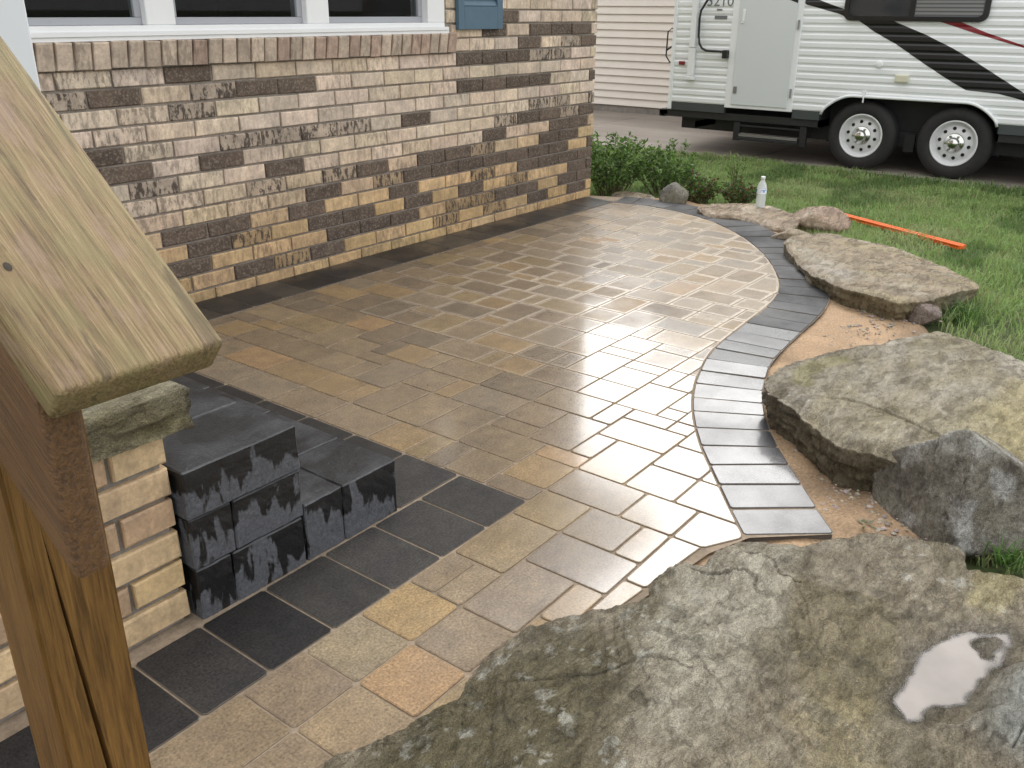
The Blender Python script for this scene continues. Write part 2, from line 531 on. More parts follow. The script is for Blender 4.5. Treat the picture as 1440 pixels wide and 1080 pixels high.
def mat_glass(name, tint=(0.9, 0.95, 0.95)):
    m, n, l, b = nmat(name)
    out = [x for x in n if x.type == 'OUTPUT_MATERIAL'][0]
    tr = N(n, 'ShaderNodeBsdfTransparent'); tr.inputs[0].default_value = (*tint, 1)
    gl = N(n, 'ShaderNodeBsdfGlossy'); gl.inputs['Roughness'].default_value = 0.02
    fr = N(n, 'ShaderNodeFresnel'); fr.inputs[0].default_value = 1.3
    ms = N(n, 'ShaderNodeMixShader')
    l.new(fr.outputs[0], ms.inputs[0]); l.new(tr.outputs[0], ms.inputs[1]); l.new(gl.outputs[0], ms.inputs[2]); l.new(ms.outputs[0], out.inputs[0])
    return m

M_BRICK = mat_brick()
M_MORTAR = mat_mortar('house_mortar', (0.29, 0.255, 0.22))
M_PORCHMORTAR = mat_mortar('porch_mortar', (0.22, 0.20, 0.175))
M_JOINT = mat_mortar('joint_sand', (0.25, 0.195, 0.14))
M_PAVER = mat_paver()
M_BLOCK = mat_dark_block()
M_ROCK = mat_rock()
M_CAPWOOD = mat_wood('weathered_cap_wood', (0.095, 0.06, 0.026), (0.225, 0.152, 0.070), (0.37, 0.275, 0.145), 0.45, 0.65)
M_POSTWOOD = mat_wood('stained_post_wood', (0.085, 0.041, 0.012), (0.165, 0.082, 0.022), (0.245, 0.128, 0.036), 0.0, 0.42)
M_RAILWOOD = mat_wood('brown_rail_wood', (0.07, 0.034, 0.014), (0.125, 0.060, 0.022), (0.17, 0.085, 0.03), 0.0, 0.42)
M_WHITE = simple('white_vinyl', (0.78, 0.79, 0.80), 0.35, noise=0.03, scale=4)
M_COLWHITE = simple('white_painted_column', (0.70, 0.73, 0.77), 0.4, noise=0.03, scale=3)
M_SASH = simple('grey_sash', (0.36, 0.37, 0.40), 0.4)
M_DARKROOM = simple('dark_room', (0.035, 0.032, 0.032), 0.9, noise=0.5, scale=2)
M_GLASS = mat_glass('window_glass')
M_SHUTTER = simple('blue_grey_shutter', (0.075, 0.135, 0.19), 0.5, noise=0.08, scale=20)
M_ROOF = simple('asphalt_shingle', (0.06, 0.055, 0.05), 0.9, noise=0.35, scale=12, bmp=0.5)
M_SOFFIT = simple('white_soffit', (0.7, 0.7, 0.68), 0.6)
M_SAND = None
M_CONC = mat_concrete()
M_RVWHITE = simple('rv_white_aluminium', (0.76, 0.785, 0.795), 0.32, noise=0.02, scale=3)
M_RVDOOR = simple('rv_door_white', (0.60, 0.635, 0.645), 0.3)
M_RVBLACK = simple('rv_black', (0.010, 0.010, 0.011), 0.35)
M_RVDARK = simple('rv_chassis_black', (0.012, 0.012, 0.013), 0.6, noise=0.3, scale=9)
M_RVGREY = simple('rv_dark_skirt', (0.05, 0.06, 0.062), 0.45)
M_RVRED = simple('rv_red_stripe', (0.22, 0.018, 0.025), 0.35)
M_TYRE = simple('tyre_rubber', (0.016, 0.015, 0.015), 0.75, noise=0.25, scale=25)
M_RIM = simple('white_steel_rim', (0.66, 0.67, 0.68), 0.35)
M_CHROME = simple('chrome_hub', (0.62, 0.62, 0.60), 0.18, metal=1.0)
M_STEEL = simple('grey_steel', (0.25, 0.25, 0.25), 0.45, metal=0.6)
M_CREAM = simple('cream_plastic', (0.62, 0.60, 0.47), 0.4)
M_REDLENS = simple('red_lens', (0.20, 0.015, 0.02), 0.25)
M_RVGLASS = simple('rv_tinted_glass', (0.028, 0.032, 0.038), 0.08)
M_BLIND = simple('rv_blind_glass', (0.12, 0.13, 0.14), 0.25)
M_SIDING = simple('beige_vinyl_siding', (0.70, 0.64, 0.575), 0.55, noise=0.03, scale=3)
M_FOUND = simple('grey_foundation', (0.22, 0.20, 0.18), 0.9, noise=0.25, scale=12, bmp=0.3)
M_ORANGE = simple('orange_paint', (0.75, 0.135, 0.02), 0.4, noise=0.08, scale=15)
M_GRASS = mat_vcol('grass_blades', 0.5, trans=0.35)
M_LEAF = mat_vcol('shrub_leaf', 0.45, trans=0.4)
M_SOIL = mat_vcol('lawn_soil', 0.9, 0.35, 30)
M_SANDBED = mat_vcol('bedding_sand', 0.9, 0.38, 110)
M_GRAVEL = mat_vcol('gravel_stone', 0.7, 0.2, 80)
M_STEM = simple('shrub_stem', (0.10, 0.07, 0.04), 0.8)
M_GROUND = simple('far_ground', (0.09, 0.11, 0.05), 0.9, noise=0.3, scale=0.3)
M_LIMESTONE = M_ROCK

# ================================================================ THE SETTING
# ---------------------------------------------------------------- ground to the horizon
mk('ground', *bx(-400, 400, -400, 400, -0.60, -0.34), mat=M_GROUND)['kind'] = 'structure'

def cat_rom(P, n):
    P = [np.array(p, float) for p in P]
    P = [2 * P[0] - P[1]] + P + [2 * P[-1] - P[-2]]
    out = []
    for i in range(1, len(P) - 2):
        for t in np.linspace(0, 1, 24, endpoint=False):
            a, b, c, d = P[i - 1], P[i], P[i + 1], P[i + 2]
            out.append(0.5 * (2 * b + (c - a) * t + (2 * a - 5 * b + 4 * c - d) * t * t + (3 * b - a - 3 * c + d) * t ** 3))
    out.append(P[-2])
    out = np.array(out)
    s = np.r_[0, np.cumsum(np.hypot(*np.diff(out, axis=0).T))]
    u = np.linspace(0, s[-1], n)
    return np.stack([np.interp(u, s, out[:, 0]), np.interp(u, s, out[:, 1])], 1), s[-1]

CURVE_IN = [(1.985, 0.742), (2.097, 0.834), (2.25, 0.955), (2.405, 1.075), (2.60, 1.20), (2.778, 1.288), (2.95, 1.352), (3.226, 1.425), (3.62, 1.462), (3.96, 1.49), (4.22, 1.55), (4.50, 1.68), (4.86, 1.91), (5.20, 2.21), (5.44, 2.52), (5.57, 2.83), (5.60, 3.10), (5.56, 3.33)]
cin, clen = cat_rom(CURVE_IN, 400)
tan = np.gradient(cin, axis=0); tan /= np.linalg.norm(tan, axis=1)[:, None]
nrm = np.stack([tan[:, 1], -tan[:, 0]], 1)
cout = cin + nrm * 0.245

# lawn terrain
def lawn_z(x, y):
    base = -0.055 - 0.165 * sstep(4.6, 9.2, x)
    return base + 0.012 * fbm(x * 1.1, y * 1.1, octv=3, seed=3)

def grid(x0, x1, nx, y0, y1, ny):
    X, Y = np.meshgrid(np.linspace(x0, x1, nx), np.linspace(y0, y1, ny), indexing='ij')
    idx = np.arange(nx * ny).reshape(nx, ny)
    F = np.stack([idx[:-1, :-1], idx[1:, :-1], idx[1:, 1:], idx[:-1, 1:]], -1).reshape(-1, 4)
    return X.ravel(), Y.ravel(), F

gx, gy, gf = grid(-6, 9.42, 150, -8, 14, 180)
gz = np.where(gx > 0.0, lawn_z(gx, gy), -0.06)
me = np_mesh('lawn', np.stack([gx, gy, gz], 1), gf, True)
nz = fbm(gx * 2.5, gy * 2.5, octv=4, seed=5)
set_col(me, np.array([0.055, 0.075, 0.022])[None] * (1 + 0.5 * nz[:, None]))
link('lawn', me, M_SOIL)['kind'] = 'structure'

# driveway in slabs with joints
dv = mk('driveway', *bx(9.36, 12.78, -14, 22, -0.32, -0.232), mat=M_JOINT)
dv['kind'] = 'structure'
for i, yy in enumerate(np.arange(-14, 22, 3.0)):
    for x0, x1 in ((9.36, 11.06), (11.072, 12.78)):
        MB().box(x0, x1, yy + 0.006, yy + 2.994, -0.30, -0.22).obj('concrete_slab', M_CONC, dv, bevel=0.006, seg=1)

# ---------------------------------------------------------------- patio: joint sand bed with every paver on it
bed_poly = [(-0.6, 1.62), (-0.6, 0.3), (0.55, 0.3), (0.62, 0.80), (0.754, 0.90), (1.018, 0.87), (1.348, 0.83), (1.523, 0.82), (1.854, 0.775), (1.985, 0.725)] + \
    [tuple(p) for p in cout[::8]] + [(5.68, 3.60), (0.85, 3.60), (0.85, 1.62)]
pv = [(x, y, -0.0035) for x, y in bed_poly]
patio = mk('patio', pv, [tuple(range(len(pv)))], M_JOINT)
patio['kind'] = 'structure'
bmx = bmesh.new(); bmx.from_mesh(patio.data); bmesh.ops.triangulate(bmx, faces=bmx.faces[:]); bmx.to_mesh(patio.data); bmx.free()

def clip_rect(poly, x0, x1, y0, y1):
    """Sutherland-Hodgman: subject polygon against an axis-aligned rectangle"""
    def cl(P, ins, inter):
        out = []
        for i in range(len(P)):
            a, b = P[i - 1], P[i]
            ia, ib = ins(a), ins(b)
            if ib:
                if not ia: out.append(inter(a, b))
                out.append(b)
            elif ia: out.append(inter(a, b))
        return out
    def lx(c): return lambda a, b: (c, a[1] + (b[1] - a[1]) * (c - a[0]) / (b[0] - a[0]))
    def ly(c): return lambda a, b: (a[0] + (b[0] - a[0]) * (c - a[1]) / (b[1] - a[1]), c)
    P = cl(poly, lambda p: p[0] >= x0, lx(x0))
    if P: P = cl(P, lambda p: p[0] <= x1, lx(x1))
    if P: P = cl(P, lambda p: p[1] >= y0, ly(y0))
    if P: P = cl(P, lambda p: p[1] <= y1, ly(y1))
    return P

def area(P):
    return 0.5 * sum(P[i - 1][0] * P[i][1] - P[i][0] * P[i - 1][1] for i in range(len(P)))

def clean(P, tol=0.004):
    out = []
    for p in P:
        if not out or math.hypot(p[0] - out[-1][0], p[1] - out[-1][1]) > tol: out.append(p)
    while len(out) > 2 and math.hypot(out[0][0] - out[-1][0], out[0][1] - out[-1][1]) <= tol: out.pop()
    # drop collinear points
    ch = True
    while ch and len(out) > 3:
        ch = False
        for i in range(len(out)):
            a, b, c = out[i - 1], out[i], out[(i + 1) % len(out)]
            cr_ = abs((b[0] - a[0]) * (c[1] - b[1]) - (b[1] - a[1]) * (c[0] - b[0]))
            if cr_ < 2.5e-5:
                out.pop(i); ch = True; break
    return out

def offset(P, d):
    """inward offset of a ccw polygon with limited miter"""
    n = len(P); out = []
    for i in range(n):
        a, b, c = Vector(P[i - 1]), Vector(P[i]), Vector(P[(i + 1) % n])
        e1, e2 = (b - a), (c - b)
        if e1.length < 1e-6 or e2.length < 1e-6: out.append(tuple(b)); continue
        e1.normalize(); e2.normalize()
        n1, n2 = Vector((-e1.y, e1.x)), Vector((-e2.y, e2.x))
        m_ = n1 + n2
        if m_.length < 1e-4: m_ = n1
        m_.normalize()
        k = d / max(0.45, m_.dot(n1))
        out.append((b.x + m_.x * k, b.y + m_.y * k))
    return out

def chamfer(P, r):
    out = []
    n = len(P)
    for i in range(n):
        a, b, c = Vector(P[i - 1]), Vector(P[i]), Vector(P[(i + 1) % n])
        la, lc = (a - b).length, (c - b).length
        out.append(tuple(b + (a - b) * min(r / la, 0.3)))
        out.append(tuple(b + (c - b) * min(r / lc, 0.3)))
    return out

def paver_mesh(P, far=False, depth=0.04, tilt=0.004, dz=0.0007, bev=0.0025):
    if area(P) < 0: P = P[::-1]
    P = clean(P)
    if len(P) < 3: return None
    P = offset(P, 0.0026)
    if area(P) < 3e-4: return None
    if not far: P = chamfer(P, 0.007)
    n = len(P)
    cx = sum(p[0] for p in P) / n; cy = sum(p[1] for p in P) / n
    z0 = random.uniform(-dz, dz); ax, ay = random.uniform(-tilt, tilt), random.uniform(-tilt, tilt)
    zf = lambda p: z0 + ax * (p[0] - cx) + ay * (p[1] - cy)
    I1 = offset(P, bev)
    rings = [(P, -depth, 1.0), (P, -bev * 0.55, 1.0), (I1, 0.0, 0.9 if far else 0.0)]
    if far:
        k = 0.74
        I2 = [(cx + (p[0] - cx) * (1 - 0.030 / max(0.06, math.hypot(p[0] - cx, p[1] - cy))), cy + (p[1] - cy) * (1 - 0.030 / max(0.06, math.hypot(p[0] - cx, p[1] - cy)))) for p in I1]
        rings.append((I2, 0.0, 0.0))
    v, f, c = [], [], []
    for R_, dz_, e in rings:
        for p in R_:
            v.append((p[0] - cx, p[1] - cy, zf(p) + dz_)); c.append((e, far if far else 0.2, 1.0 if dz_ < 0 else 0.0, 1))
    for r in range(len(rings) - 1):
        for i in range(n):
            f.append((r * n + i, r * n + (i + 1) % n, (r + 1) * n + (i + 1) % n, (r + 1) * n + i))
    f.append(tuple((len(rings) - 1) * n + i for i in range(n)))
    return v, f, c, (cx, cy)

def place_paver(P, col, wet, parent, far=False, name='paver', **kw):
    r = paver_mesh(P, far, **kw)
    if r is None: return None
    v, f, c, (cx, cy) = r
    me = bpy.data.meshes.new(name)
    me.from_pydata(v, [], f); me.update()
    set_col(me, c)
    return link(name, me, M_PAVER, parent, (cx, cy, 0), (*col, wet))

# lattice of the laid stones: 8.1 cm module, three sizes mixed
MOD, LX, LY = 0.081, 1.861, 1.13
field = [tuple(p) for p in cin[::6]] + [(5.56, 3.33), (1.780, 3.33), (1.780, 1.2925), (-0.6, 1.2925), (-0.6, 0.3), (0.55, 0.3), (0.62, 0.82), (0.754, 0.90), (1.018, 0.87), (1.348, 0.83), (1.523, 0.835), (1.854, 0.80), (1.965, 0.736)]
if area(field) < 0: field = field[::-1]
fx_ = np.array([p[0] for p in field]); fy_ = np.array([p[1] for p in field])
I0, I1_, J0, J1_ = -31, 48, -11, 28
occ = np.zeros((I1_ - I0, J1_ - J0), bool)
stones = []
occ[:-1 - I0, 2 - J0:] = True          # the steps and their dark apron stand here
def put(i0, i1, j0, j1):
    if occ[i0 - I0:i1 - I0, j0 - J0:j1 - J0].any(): return False
    if i0 < I0 or j0 < J0 or i1 > I1_ or j1 > J1_: return False
    occ[i0 - I0:i1 - I0, j0 - J0:j1 - J0] = True
    stones.append((i0, i1, j0, j1)); return True
for s_ in [(0, 2, 2, 4), (0, 2, -1, 2), (2, 5, 0, 2), (3, 5, 2, 3), (2, 3, 2, 4), (5, 7, 0, 3), (3, 6, 3, 5), (6, 8, 3, 4), (7, 8, 1, 3), (8, 11, 2, 4), (4, 6, -2, 0),
           (2, 4, -2, 0), (0, 2, -3, -1), (-2, 0, -2, 0), (-2, 0, 0, 2), (-2, 0, -3, -2), (0, 2, -5, -3), (-4, -2, -3, 0), (-11, -9, -2, 0), (-9, -7, 0, 2), (-9, -7, -2, 0),
           (-11, -9, 0, 2), (-7, -5, 0, 1), (-7, -4, -2, 0), (-5, -2, 0, 2), (-13, -11, 0, 2), (-13, -11, -3, 0), (10, 13, 6, 8), (10, 12, 4, 6), (8, 10, 4, 6), (6, 8, 4, 7), (13, 15, 4, 6)]:
    put(*s_)
rs = random.Random(5)
sizes = [(3, 2), (2, 3), (2, 2), (2, 2), (2, 1), (1, 2), (3, 2), (2, 3)]
for j in range(J0, J1_):
    for i in range(I0, I1_):
        if occ[i - I0, j - J0]: continue
        opts = sizes[:]; rs.shuffle(opts)
        done = False
        for (w, h) in opts:
            if i + w <= I1_ and j + h <= J1_ and not occ[i - I0:i + w - I0, j - J0:j + h - J0].any():
                # avoid leaving a one-cell gap to the right
                rgt = i + w
                if rgt + 1 < I1_ and not occ[rgt - I0, j - J0] and occ[rgt + 1 - I0, j - J0] and rs.random() < 0.85: continue
                put(i, i + w, j, j + h); done = True; break
        if not done: put(i, i + 1, j, j + 1)

TAN = [lin(148, 130, 108), lin(143, 126, 106), lin(138, 121, 101), lin(133, 117, 100), lin(147, 128, 101), lin(128, 114, 99), lin(142, 127, 110), lin(154, 131, 102)]
ORG_T = lin(162, 134, 104)
polys = []
for (i0, i1, j0, j1) in stones:
    P = clip_rect(field, LX + i0 * MOD, LX + i1 * MOD, LY + j0 * MOD, LY + j1 * MOD)
    if len(P) >= 3 and abs(area(P)) > 1.0e-3:
        cx = sum(p[0] for p in P) / len(P); cy = sum(p[1] for p in P) / len(P)
        d = math.sqrt(cx * cx + cy * cy + 1.6)
        u = (cx * cr.x + cy * cr.y - 1.27 * cr.z) / max(0.05, (cx * cf.x + cy * cf.y - 1.27 * cf.z))
        inview = -0.62 < u < 0.62 and (cx * cf.x + cy * cf.y - 1.27 * cf.z) > 0.3
        polys.append((abs(area(P)) * 1.27 / d ** 3 * (1 if inview else 0.001), P, cx, cy, (i0, i1, j0, j1)))
polys.sort(key=lambda t: -t[0])
special = {(-11, -9, -2, 0): ORG_T, (-9, -7, 0, 2): lin(158, 134, 100), (-9, -7, -2, 0): lin(140, 124, 106), (-11, -9, 0, 2): lin(146, 132, 112), (-4, -2, -3, 0): lin(126, 112, 100)}
rest_v, rest_f, rest_c = [], [], []
for k, (_, P, cx, cy, key) in enumerate(polys):
    c = special.get(key)
    if c is None:
        c = ORG_T if rs.random() < 0.035 else rs.choice(TAN)
        g = rs.uniform(0.94, 1.05)
        c = tuple(q * g for q in c)
    # wetter towards the low, outer side of the patio; the strip by the house under the eave stays drier
    dry_house = sstep(1.6, 3.0, np.array(cy)).item()
    wet = 0.22 + 0.74 * (1 - dry_house) * sstep(1.25, 1.75, np.array(cx)).item() + rs.uniform(-0.06, 0.06)
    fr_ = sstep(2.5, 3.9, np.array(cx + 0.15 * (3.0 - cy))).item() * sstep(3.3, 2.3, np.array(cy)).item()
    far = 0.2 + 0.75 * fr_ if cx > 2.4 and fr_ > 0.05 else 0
    wet = wet * (1 - fr_) + fr_ * (0.40 + rs.uniform(-0.14, 0.18))
    m_ = sum(c) / 3
    c = (c[0] * 0.78, c[1] * 0.79, c[2] * 0.77)
    if k < 299:
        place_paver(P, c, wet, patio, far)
    else:
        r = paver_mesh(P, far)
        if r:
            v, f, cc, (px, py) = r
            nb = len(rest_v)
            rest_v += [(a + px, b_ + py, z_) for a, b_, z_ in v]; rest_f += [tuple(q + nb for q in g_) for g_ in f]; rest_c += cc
if rest_v:
    me = bpy.data.meshes.new('small_pavers'); me.from_pydata(rest_v, [], rest_f); me.update(); set_col(me, rest_c)
    o = link('small_pavers', me, M_PAVER, patio, (0, 0, 0), (*[q * 0.62 for q in TAN[1]], 0.4)); o['kind'] = 'stuff'

CH = [lin(72, 70, 70), lin(80, 78, 77), lin(66, 65, 66), lin(86, 84, 83)]
def chc(f_=0.46):
    c = rs.choice(CH); g = rs.uniform(0.85, 1.15) * f_
    return tuple(q * g for q in c)
# curved soldier edge
nsold = 37
ss = np.linspace(0, 399, nsold + 1).round().astype(int)
for a, b_ in zip(ss[:-1], ss[1:]):
    P = [tuple(cin[a]), tuple(cout[a]), tuple(cout[b_]), tuple(cin[b_])]
    place_paver(P, tuple(q * w_ for q, w_ in zip(chc(0.75 if a < 150 else 0.5), (0.92, 1.0, 1.14))), (0.62 if a < 150 else 0.22) + rs.uniform(-0.06, 0.06), patio, False, 'edge_paver', tilt=0.012, dz=0.002)  # blue tint and paler near stones put sky reflection into the base colour
# dark row along the house wall
xs = 1.20
while xs < 5.5:
    w = rs.choice((0.165, 0.165, 0.245))
    place_paver([(xs, 3.335), (xs + w, 3.335), (xs + w, 3.598), (xs, 3.598)], chc(0.5), 0.35, patio, False, 'dark_paver')
    xs += w
place_paver([(xs, 3.335), (5.585, 3.335), (5.62, 3.598), (xs, 3.598)], chc(0.5), 0.35, patio, False, 'dark_paver')
# dark apron around the steps
ys = [3.335, 3.11, 2.885, 2.66, 2.435, 2.21, 1.985, 1.765, 1.545]
for a, b_ in zip(ys[1:], ys[:-1]):
    place_paver([(1.525, a), (1.778, a), (1.778, b_), (1.525, b_)], chc(), 0.05, patio, False, 'dark_paver')
xe = [1.770, 1.613, 1.450, 1.290, 1.122, 0.885, 0.722, 0.56, 0.395, 0.23, 0.065, -0.1, -0.265, -0.43]
xe = [1.778, 1.600, 1.420, 1.245, 1.060, 0.885, 0.722, 0.56, 0.395, 0.23, 0.065, -0.1, -0.265, -0.43]
for a, b_ in zip(xe[1:], xe[:-1]):
    place_paver([(a, 1.294), (b_, 1.294), (b_, 1.541), (a, 1.541)], chc(), 0.02, patio, False, 'dark_paver', tilt=0.002)

# ---------------------------------------------------------------- bedding sand left open between the edge course and the rocks
sand_out = [(1.30, 0.60), (1.75, 0.45), (2.15, 0.28), (2.48, 0.42), (2.75, 0.70), (3.2, 0.78), (3.75, 0.62), (4.22, 0.80), (4.45, 1.05), (4.85, 1.35), (5.35, 1.75), (5.75, 2.05), (6.0, 2.5), (6.1, 3.0), (6.0, 3.62)]
so, _ = cat_rom(sand_out, 240)
si = np.concatenate([np.array([(1.2, 0.95), (1.6, 0.92)]), (cin + nrm * 0.12)[::4]], 0)
si, _ = cat_rom(si[::6], 240)
rows = 26
V = []
for r in range(rows):
    t = r / (rows - 1)
    p = si * (1 - t) + so * t
    z = -0.014 - 0.014 * t + 0.012 * fbm(p[:, 0] * 11, p[:, 1] * 11, octv=5, seed=8) - 0.06 * sstep(0.88, 1.0, np.full(240, t))
    V.append(np.stack([p[:, 0], p[:, 1], z], 1))
V = np.concatenate(V)
idx = np.arange(rows * 240).reshape(rows, 240)
F = np.stack([idx[:-1, :-1], idx[1:, :-1], idx[1:, 1:], idx[:-1, 1:]], -1).reshape(-1, 4)
me = np_mesh('sand_bed', V, F, True)
n1 = fbm(V[:, 0] * 5, V[:, 1] * 5, octv=4, seed=21)
set_col(me, np.array([0.30, 0.205, 0.125])[None] * (1 + 0.6 * n1[:, None]))
link('sand_bed', me, M_SANDBED)['kind'] = 'structure'

# ================================================================ HOUSE
WY = 3.606                      # face of the brickwork
house = empty('brick_house', (1.0, WY + 2.0, 0.0))
PITCH, BL, JT = 0.0762, 0.2372, 0.0095
XC = 5.69                       # outer corner
WX0, WX1, WZ0, WZ1 = 1.40, 4.085, 1.165, 2.42   # window opening
ZTOP = 2.74
# wall core (mortar) round the window opening, recessed behind the brick faces
mb = MB()
yb0, yb1 = WY + 0.011, WY + 0.20
mb.box(-4.0, WX0, yb0, yb1, -0.2, ZTOP).box(WX1, XC - 0.011, yb0, yb1, -0.2, ZTOP)
mb.box(WX0, WX1, yb0, yb1, -0.2, WZ0 - 0.012).box(WX0, WX1, yb0, yb1, WZ1, ZTOP)
mb.box(XC - 0.20, XC - 0.011, yb1, 11.0, -0.2, ZTOP)
mb.obj('wall', M_MORTAR, house)

def brick_mesh(L, Hh, D, jit, seed):
    r = random.Random(seed)
    b = 0.004
    v = []
    for (y, ins) in ((D, 0), (b, 0), (0, b)):
        for sx, sz in ((-1, -1), (1, -1), (1, 1), (-1, 1)):
            v.append((sx * (L / 2 - ins) + r.uniform(-jit, jit), y + r.uniform(-jit, jit) * 0.6, sz * (Hh / 2 - ins) + r.uniform(-jit, jit)))
    f = []
    for k in (0, 4):
        for i in range(4):
            f.append((k + i, k + (i + 1) % 4, k + 4 + (i + 1) % 4, k + 4 + i))
    f.append((8, 9, 10, 11))
    return v, f
BM = []
for s_ in range(6):
    v, f = brick_mesh(BL - JT, PITCH - JT, 0.09, 0.0016, s_)
    me = bpy.data.meshes.new('brick'); me.from_pydata(v, [], f); me.update(); me.materials.append(M_BRICK); BM.append(me)

DARK = [(2.4, 0.99), (2.05, 0.91), (3.01, 0.92), (1.99, 0.69), (2.07, 0.61), (2.46, 0.62), (2.52, 0.61), (2.87, 0.54), (3.42, 0.46), (2.27, 0.31), (2.53, 0.32), (2.4, 0.24), (2.32, 0.16), (2.62, 0.08), (2.92, 0.31), (2.93, 0.54), (3.47, 0.47), (3.94, 0.46), (4.12, 0.47), (3.81, 0.39), (4.05, 0.39), (3.1, 0.39), (3.7, 0.31), (2.99, 0.31), (3.82, 0.24), (3.1, 0.24), (3.34, 0.24), (3.24, 0.16), (3.45, 0.16), (3.7, 0.16), (3.11, 0.08), (4.29, 1.0), (4.52, 0.99), (4.3, 0.84), (4.52, 0.85), (3.82, 0.69), (3.96, 0.46), (4.18, 0.46), (4.51, 0.54), (4.08, 0.39), (4.49, 0.39), (4.68, 1.23), (4.5, 1.14), (4.99, 1.15), (5.22, 1.16), (5.45, 1.15), (4.87, 1.08), (5.6, 1.08), (4.77, 1.0), (4.77, 0.85), (5.01, 0.85), (5.65, 0.85), (5.57, 0.62), (4.9, 0.62), (5.12, 0.62), (5.25, 0.54), (5.48, 0.55), (5.14, 0.47), (5.35, 0.49), (4.99, 0.4), (5.24, 0.4), (5.06, 0.62), (5.23, 0.54), (5.49, 0.54), (4.78, 0.39), (5.0, 0.4), (5.66, 0.39), (4.35, 0.4), (4.88, 0.31), (5.11, 0.32), (5.34, 0.32), (5.6, 0.31), (5.47, 0.25), (5.64, 0.24), (5.35, 0.16), (5.58, 0.15), (4.35, 0.24), (4.9, 0.16), (5.48, 0.08), (4.65, 0.16), (4.99, 0.09), (2.76, 0.91)]
MID = [(1.86, 0.91), (2.46, 0.91), (2.4, 0.83), (2.54, 0.92), (2.64, 0.69), (2.88, 0.69), (3.11, 0.68), (3.35, 0.68), (3.25, 0.47), (2.16, 0.54), (2.76, 0.47), (2.83, 0.07), (3.24, 0.47), (3.62, 0.4), (4.11, 0.16), (2.91, 0.09), (3.34, 0.69), (5.01, 1.0), (5.22, 1.01), (5.0, 0.7), (5.24, 0.7), (5.65, 0.7), (5.35, 0.64), (4.65, 0.62), (4.33, 0.48), (4.41, 0.31), (4.78, 0.23), (4.59, 0.08), (3.97, 0.08), (2.66, 0.25), (5.35, 1.09), (4.5, 0.17), (4.16, 0.11)]
rb = random.Random(3)
def brick_color(cls, x, z):
    yel = sstep(0.62, 0.25, np.array(z + 0.05 * (x - 3.5) * -1)).item()
    if cls == 2: g = rb.uniform(0.85, 1.35); return (0.088 * g, 0.064 * g, 0.049 * g, 0.0)
    up = np.array((0.63, 0.53, 0.435)); lo = np.array((0.54, 0.385, 0.215))
    c = up * (1 - yel) + lo * yel
    if cls == 1: c = c * 0.62; return (*(c * rb.uniform(0.9, 1.1)), 0.95)
    c = c * rb.uniform(0.84, 1.1) * np.array((rb.uniform(0.97, 1.03), 1, rb.uniform(0.93, 1.06)))
    left = 1 - sstep(2.2, 3.2, np.array(x)).item()
    return (*c, min(1, rb.choice((0.12, 0.25, 0.4)) + 0.2 * left))

rv_, rf_, rcol = [], [], []      # bricks the photograph does not show one by one
nb_ind = 0
def add_rest(mesh, loc, rotz=0):
    n = len(rv_)
    c, s_ = math.cos(rotz), math.sin(rotz)
    for v in mesh.vertices:
        rv_.append((loc[0] + v.co.x * c - v.co.y * s_, loc[1] + v.co.x * s_ + v.co.y * c, loc[2] + v.co.z))
    for p in mesh.polygons: rf_.append(tuple(i + n for i in p.vertices))
for k in range(-22, 14):
    zc = 1.0 - PITCH * k
    ph = 4.195 if k % 2 == 0 else 4.195 + BL / 2
    n0 = math.floor((-4.0 - ph) / BL)
    for n_ in range(n0, 60):
        x0 = ph + n_ * BL; x1 = x0 + BL
        if x0 >= XC - 0.02: break
        x1 = min(x1, XC + JT / 2)
        # window and its rowlock sill
        if zc > WZ0 - 0.14 and zc < WZ1 + 0.01:
            if zc < WZ0 and not (x1 < 1.30 or x0 > 4.13):
                if x0 < 4.15 < x1: x0 = 4.15
                else: continue
            elif not (x1 < WX0 - 0.02 or x0 > WX1 + 0.03):
                if x0 < WX1 + 0.02 < x1 and x1 - WX1 > 0.05: x0 = WX1 + 0.02
                elif x0 < WX0 - 0.02 < x1 and WX0 - x0 > 0.05: x1 = WX0 - 0.02
                else: continue
        xc = (x0 + x1) / 2; ln = x1 - x0
        if ln < 0.03: continue
        cls = 0
        for (dx, dz) in DARK:
            if x0 - 0.005 < dx < x1 + 0.005 and abs(dz - zc) < PITCH * 0.5: cls = 2
        if cls == 0:
            for (dx, dz) in MID:
                if x0 - 0.005 < dx < x1 + 0.005 and abs(dz - zc) < PITCH * 0.5: cls = 1
        visible = x1 > 1.72 and (zc < 1.03 or x0 > 4.08) and zc < 1.42
        if not visible and rb.random() < 0.22: cls = 2
        col = brick_color(cls, xc, zc)
        loc = (xc, WY + rb.uniform(-0.0015, 0.0015), zc)
        me = BM[rb.randrange(6)]
        sx = (ln - JT) / (BL - JT)
        if visible and nb_ind < 300:
            o = bpy.data.objects.new('brick', me); COL.objects.link(o); o.parent = house
            o.location = Vector(loc) - ORGS[house.name]; o.scale = (sx, 1, 1); o.color = col
            nb_ind += 1
        else:
            n = len(rv_)
            for v in me.vertices: rv_.append((loc[0] + v.co.x * sx, loc[1] + v.co.y, loc[2] + v.co.z))
            for p in me.polygons: rf_.append(tuple(i + n for i in p.vertices))
            rcol += [col] * len(me.vertices)
    # side wall round the corner
    yy = WY + (0.1 if k % 2 == 0 else 0.1 + BL / 2)
    while yy < 10.8:
        me = BM[rb.randrange(6)]
        add_rest(me, (XC, yy + BL / 2, zc), math.pi / 2)
        rcol += [brick_color(2 if rb.random() < 0.25 else 0, 4.0, zc)] * len(me.vertices)
        yy += BL
me = bpy.data.meshes.new('far_bricks'); og = ORGS[house.name]
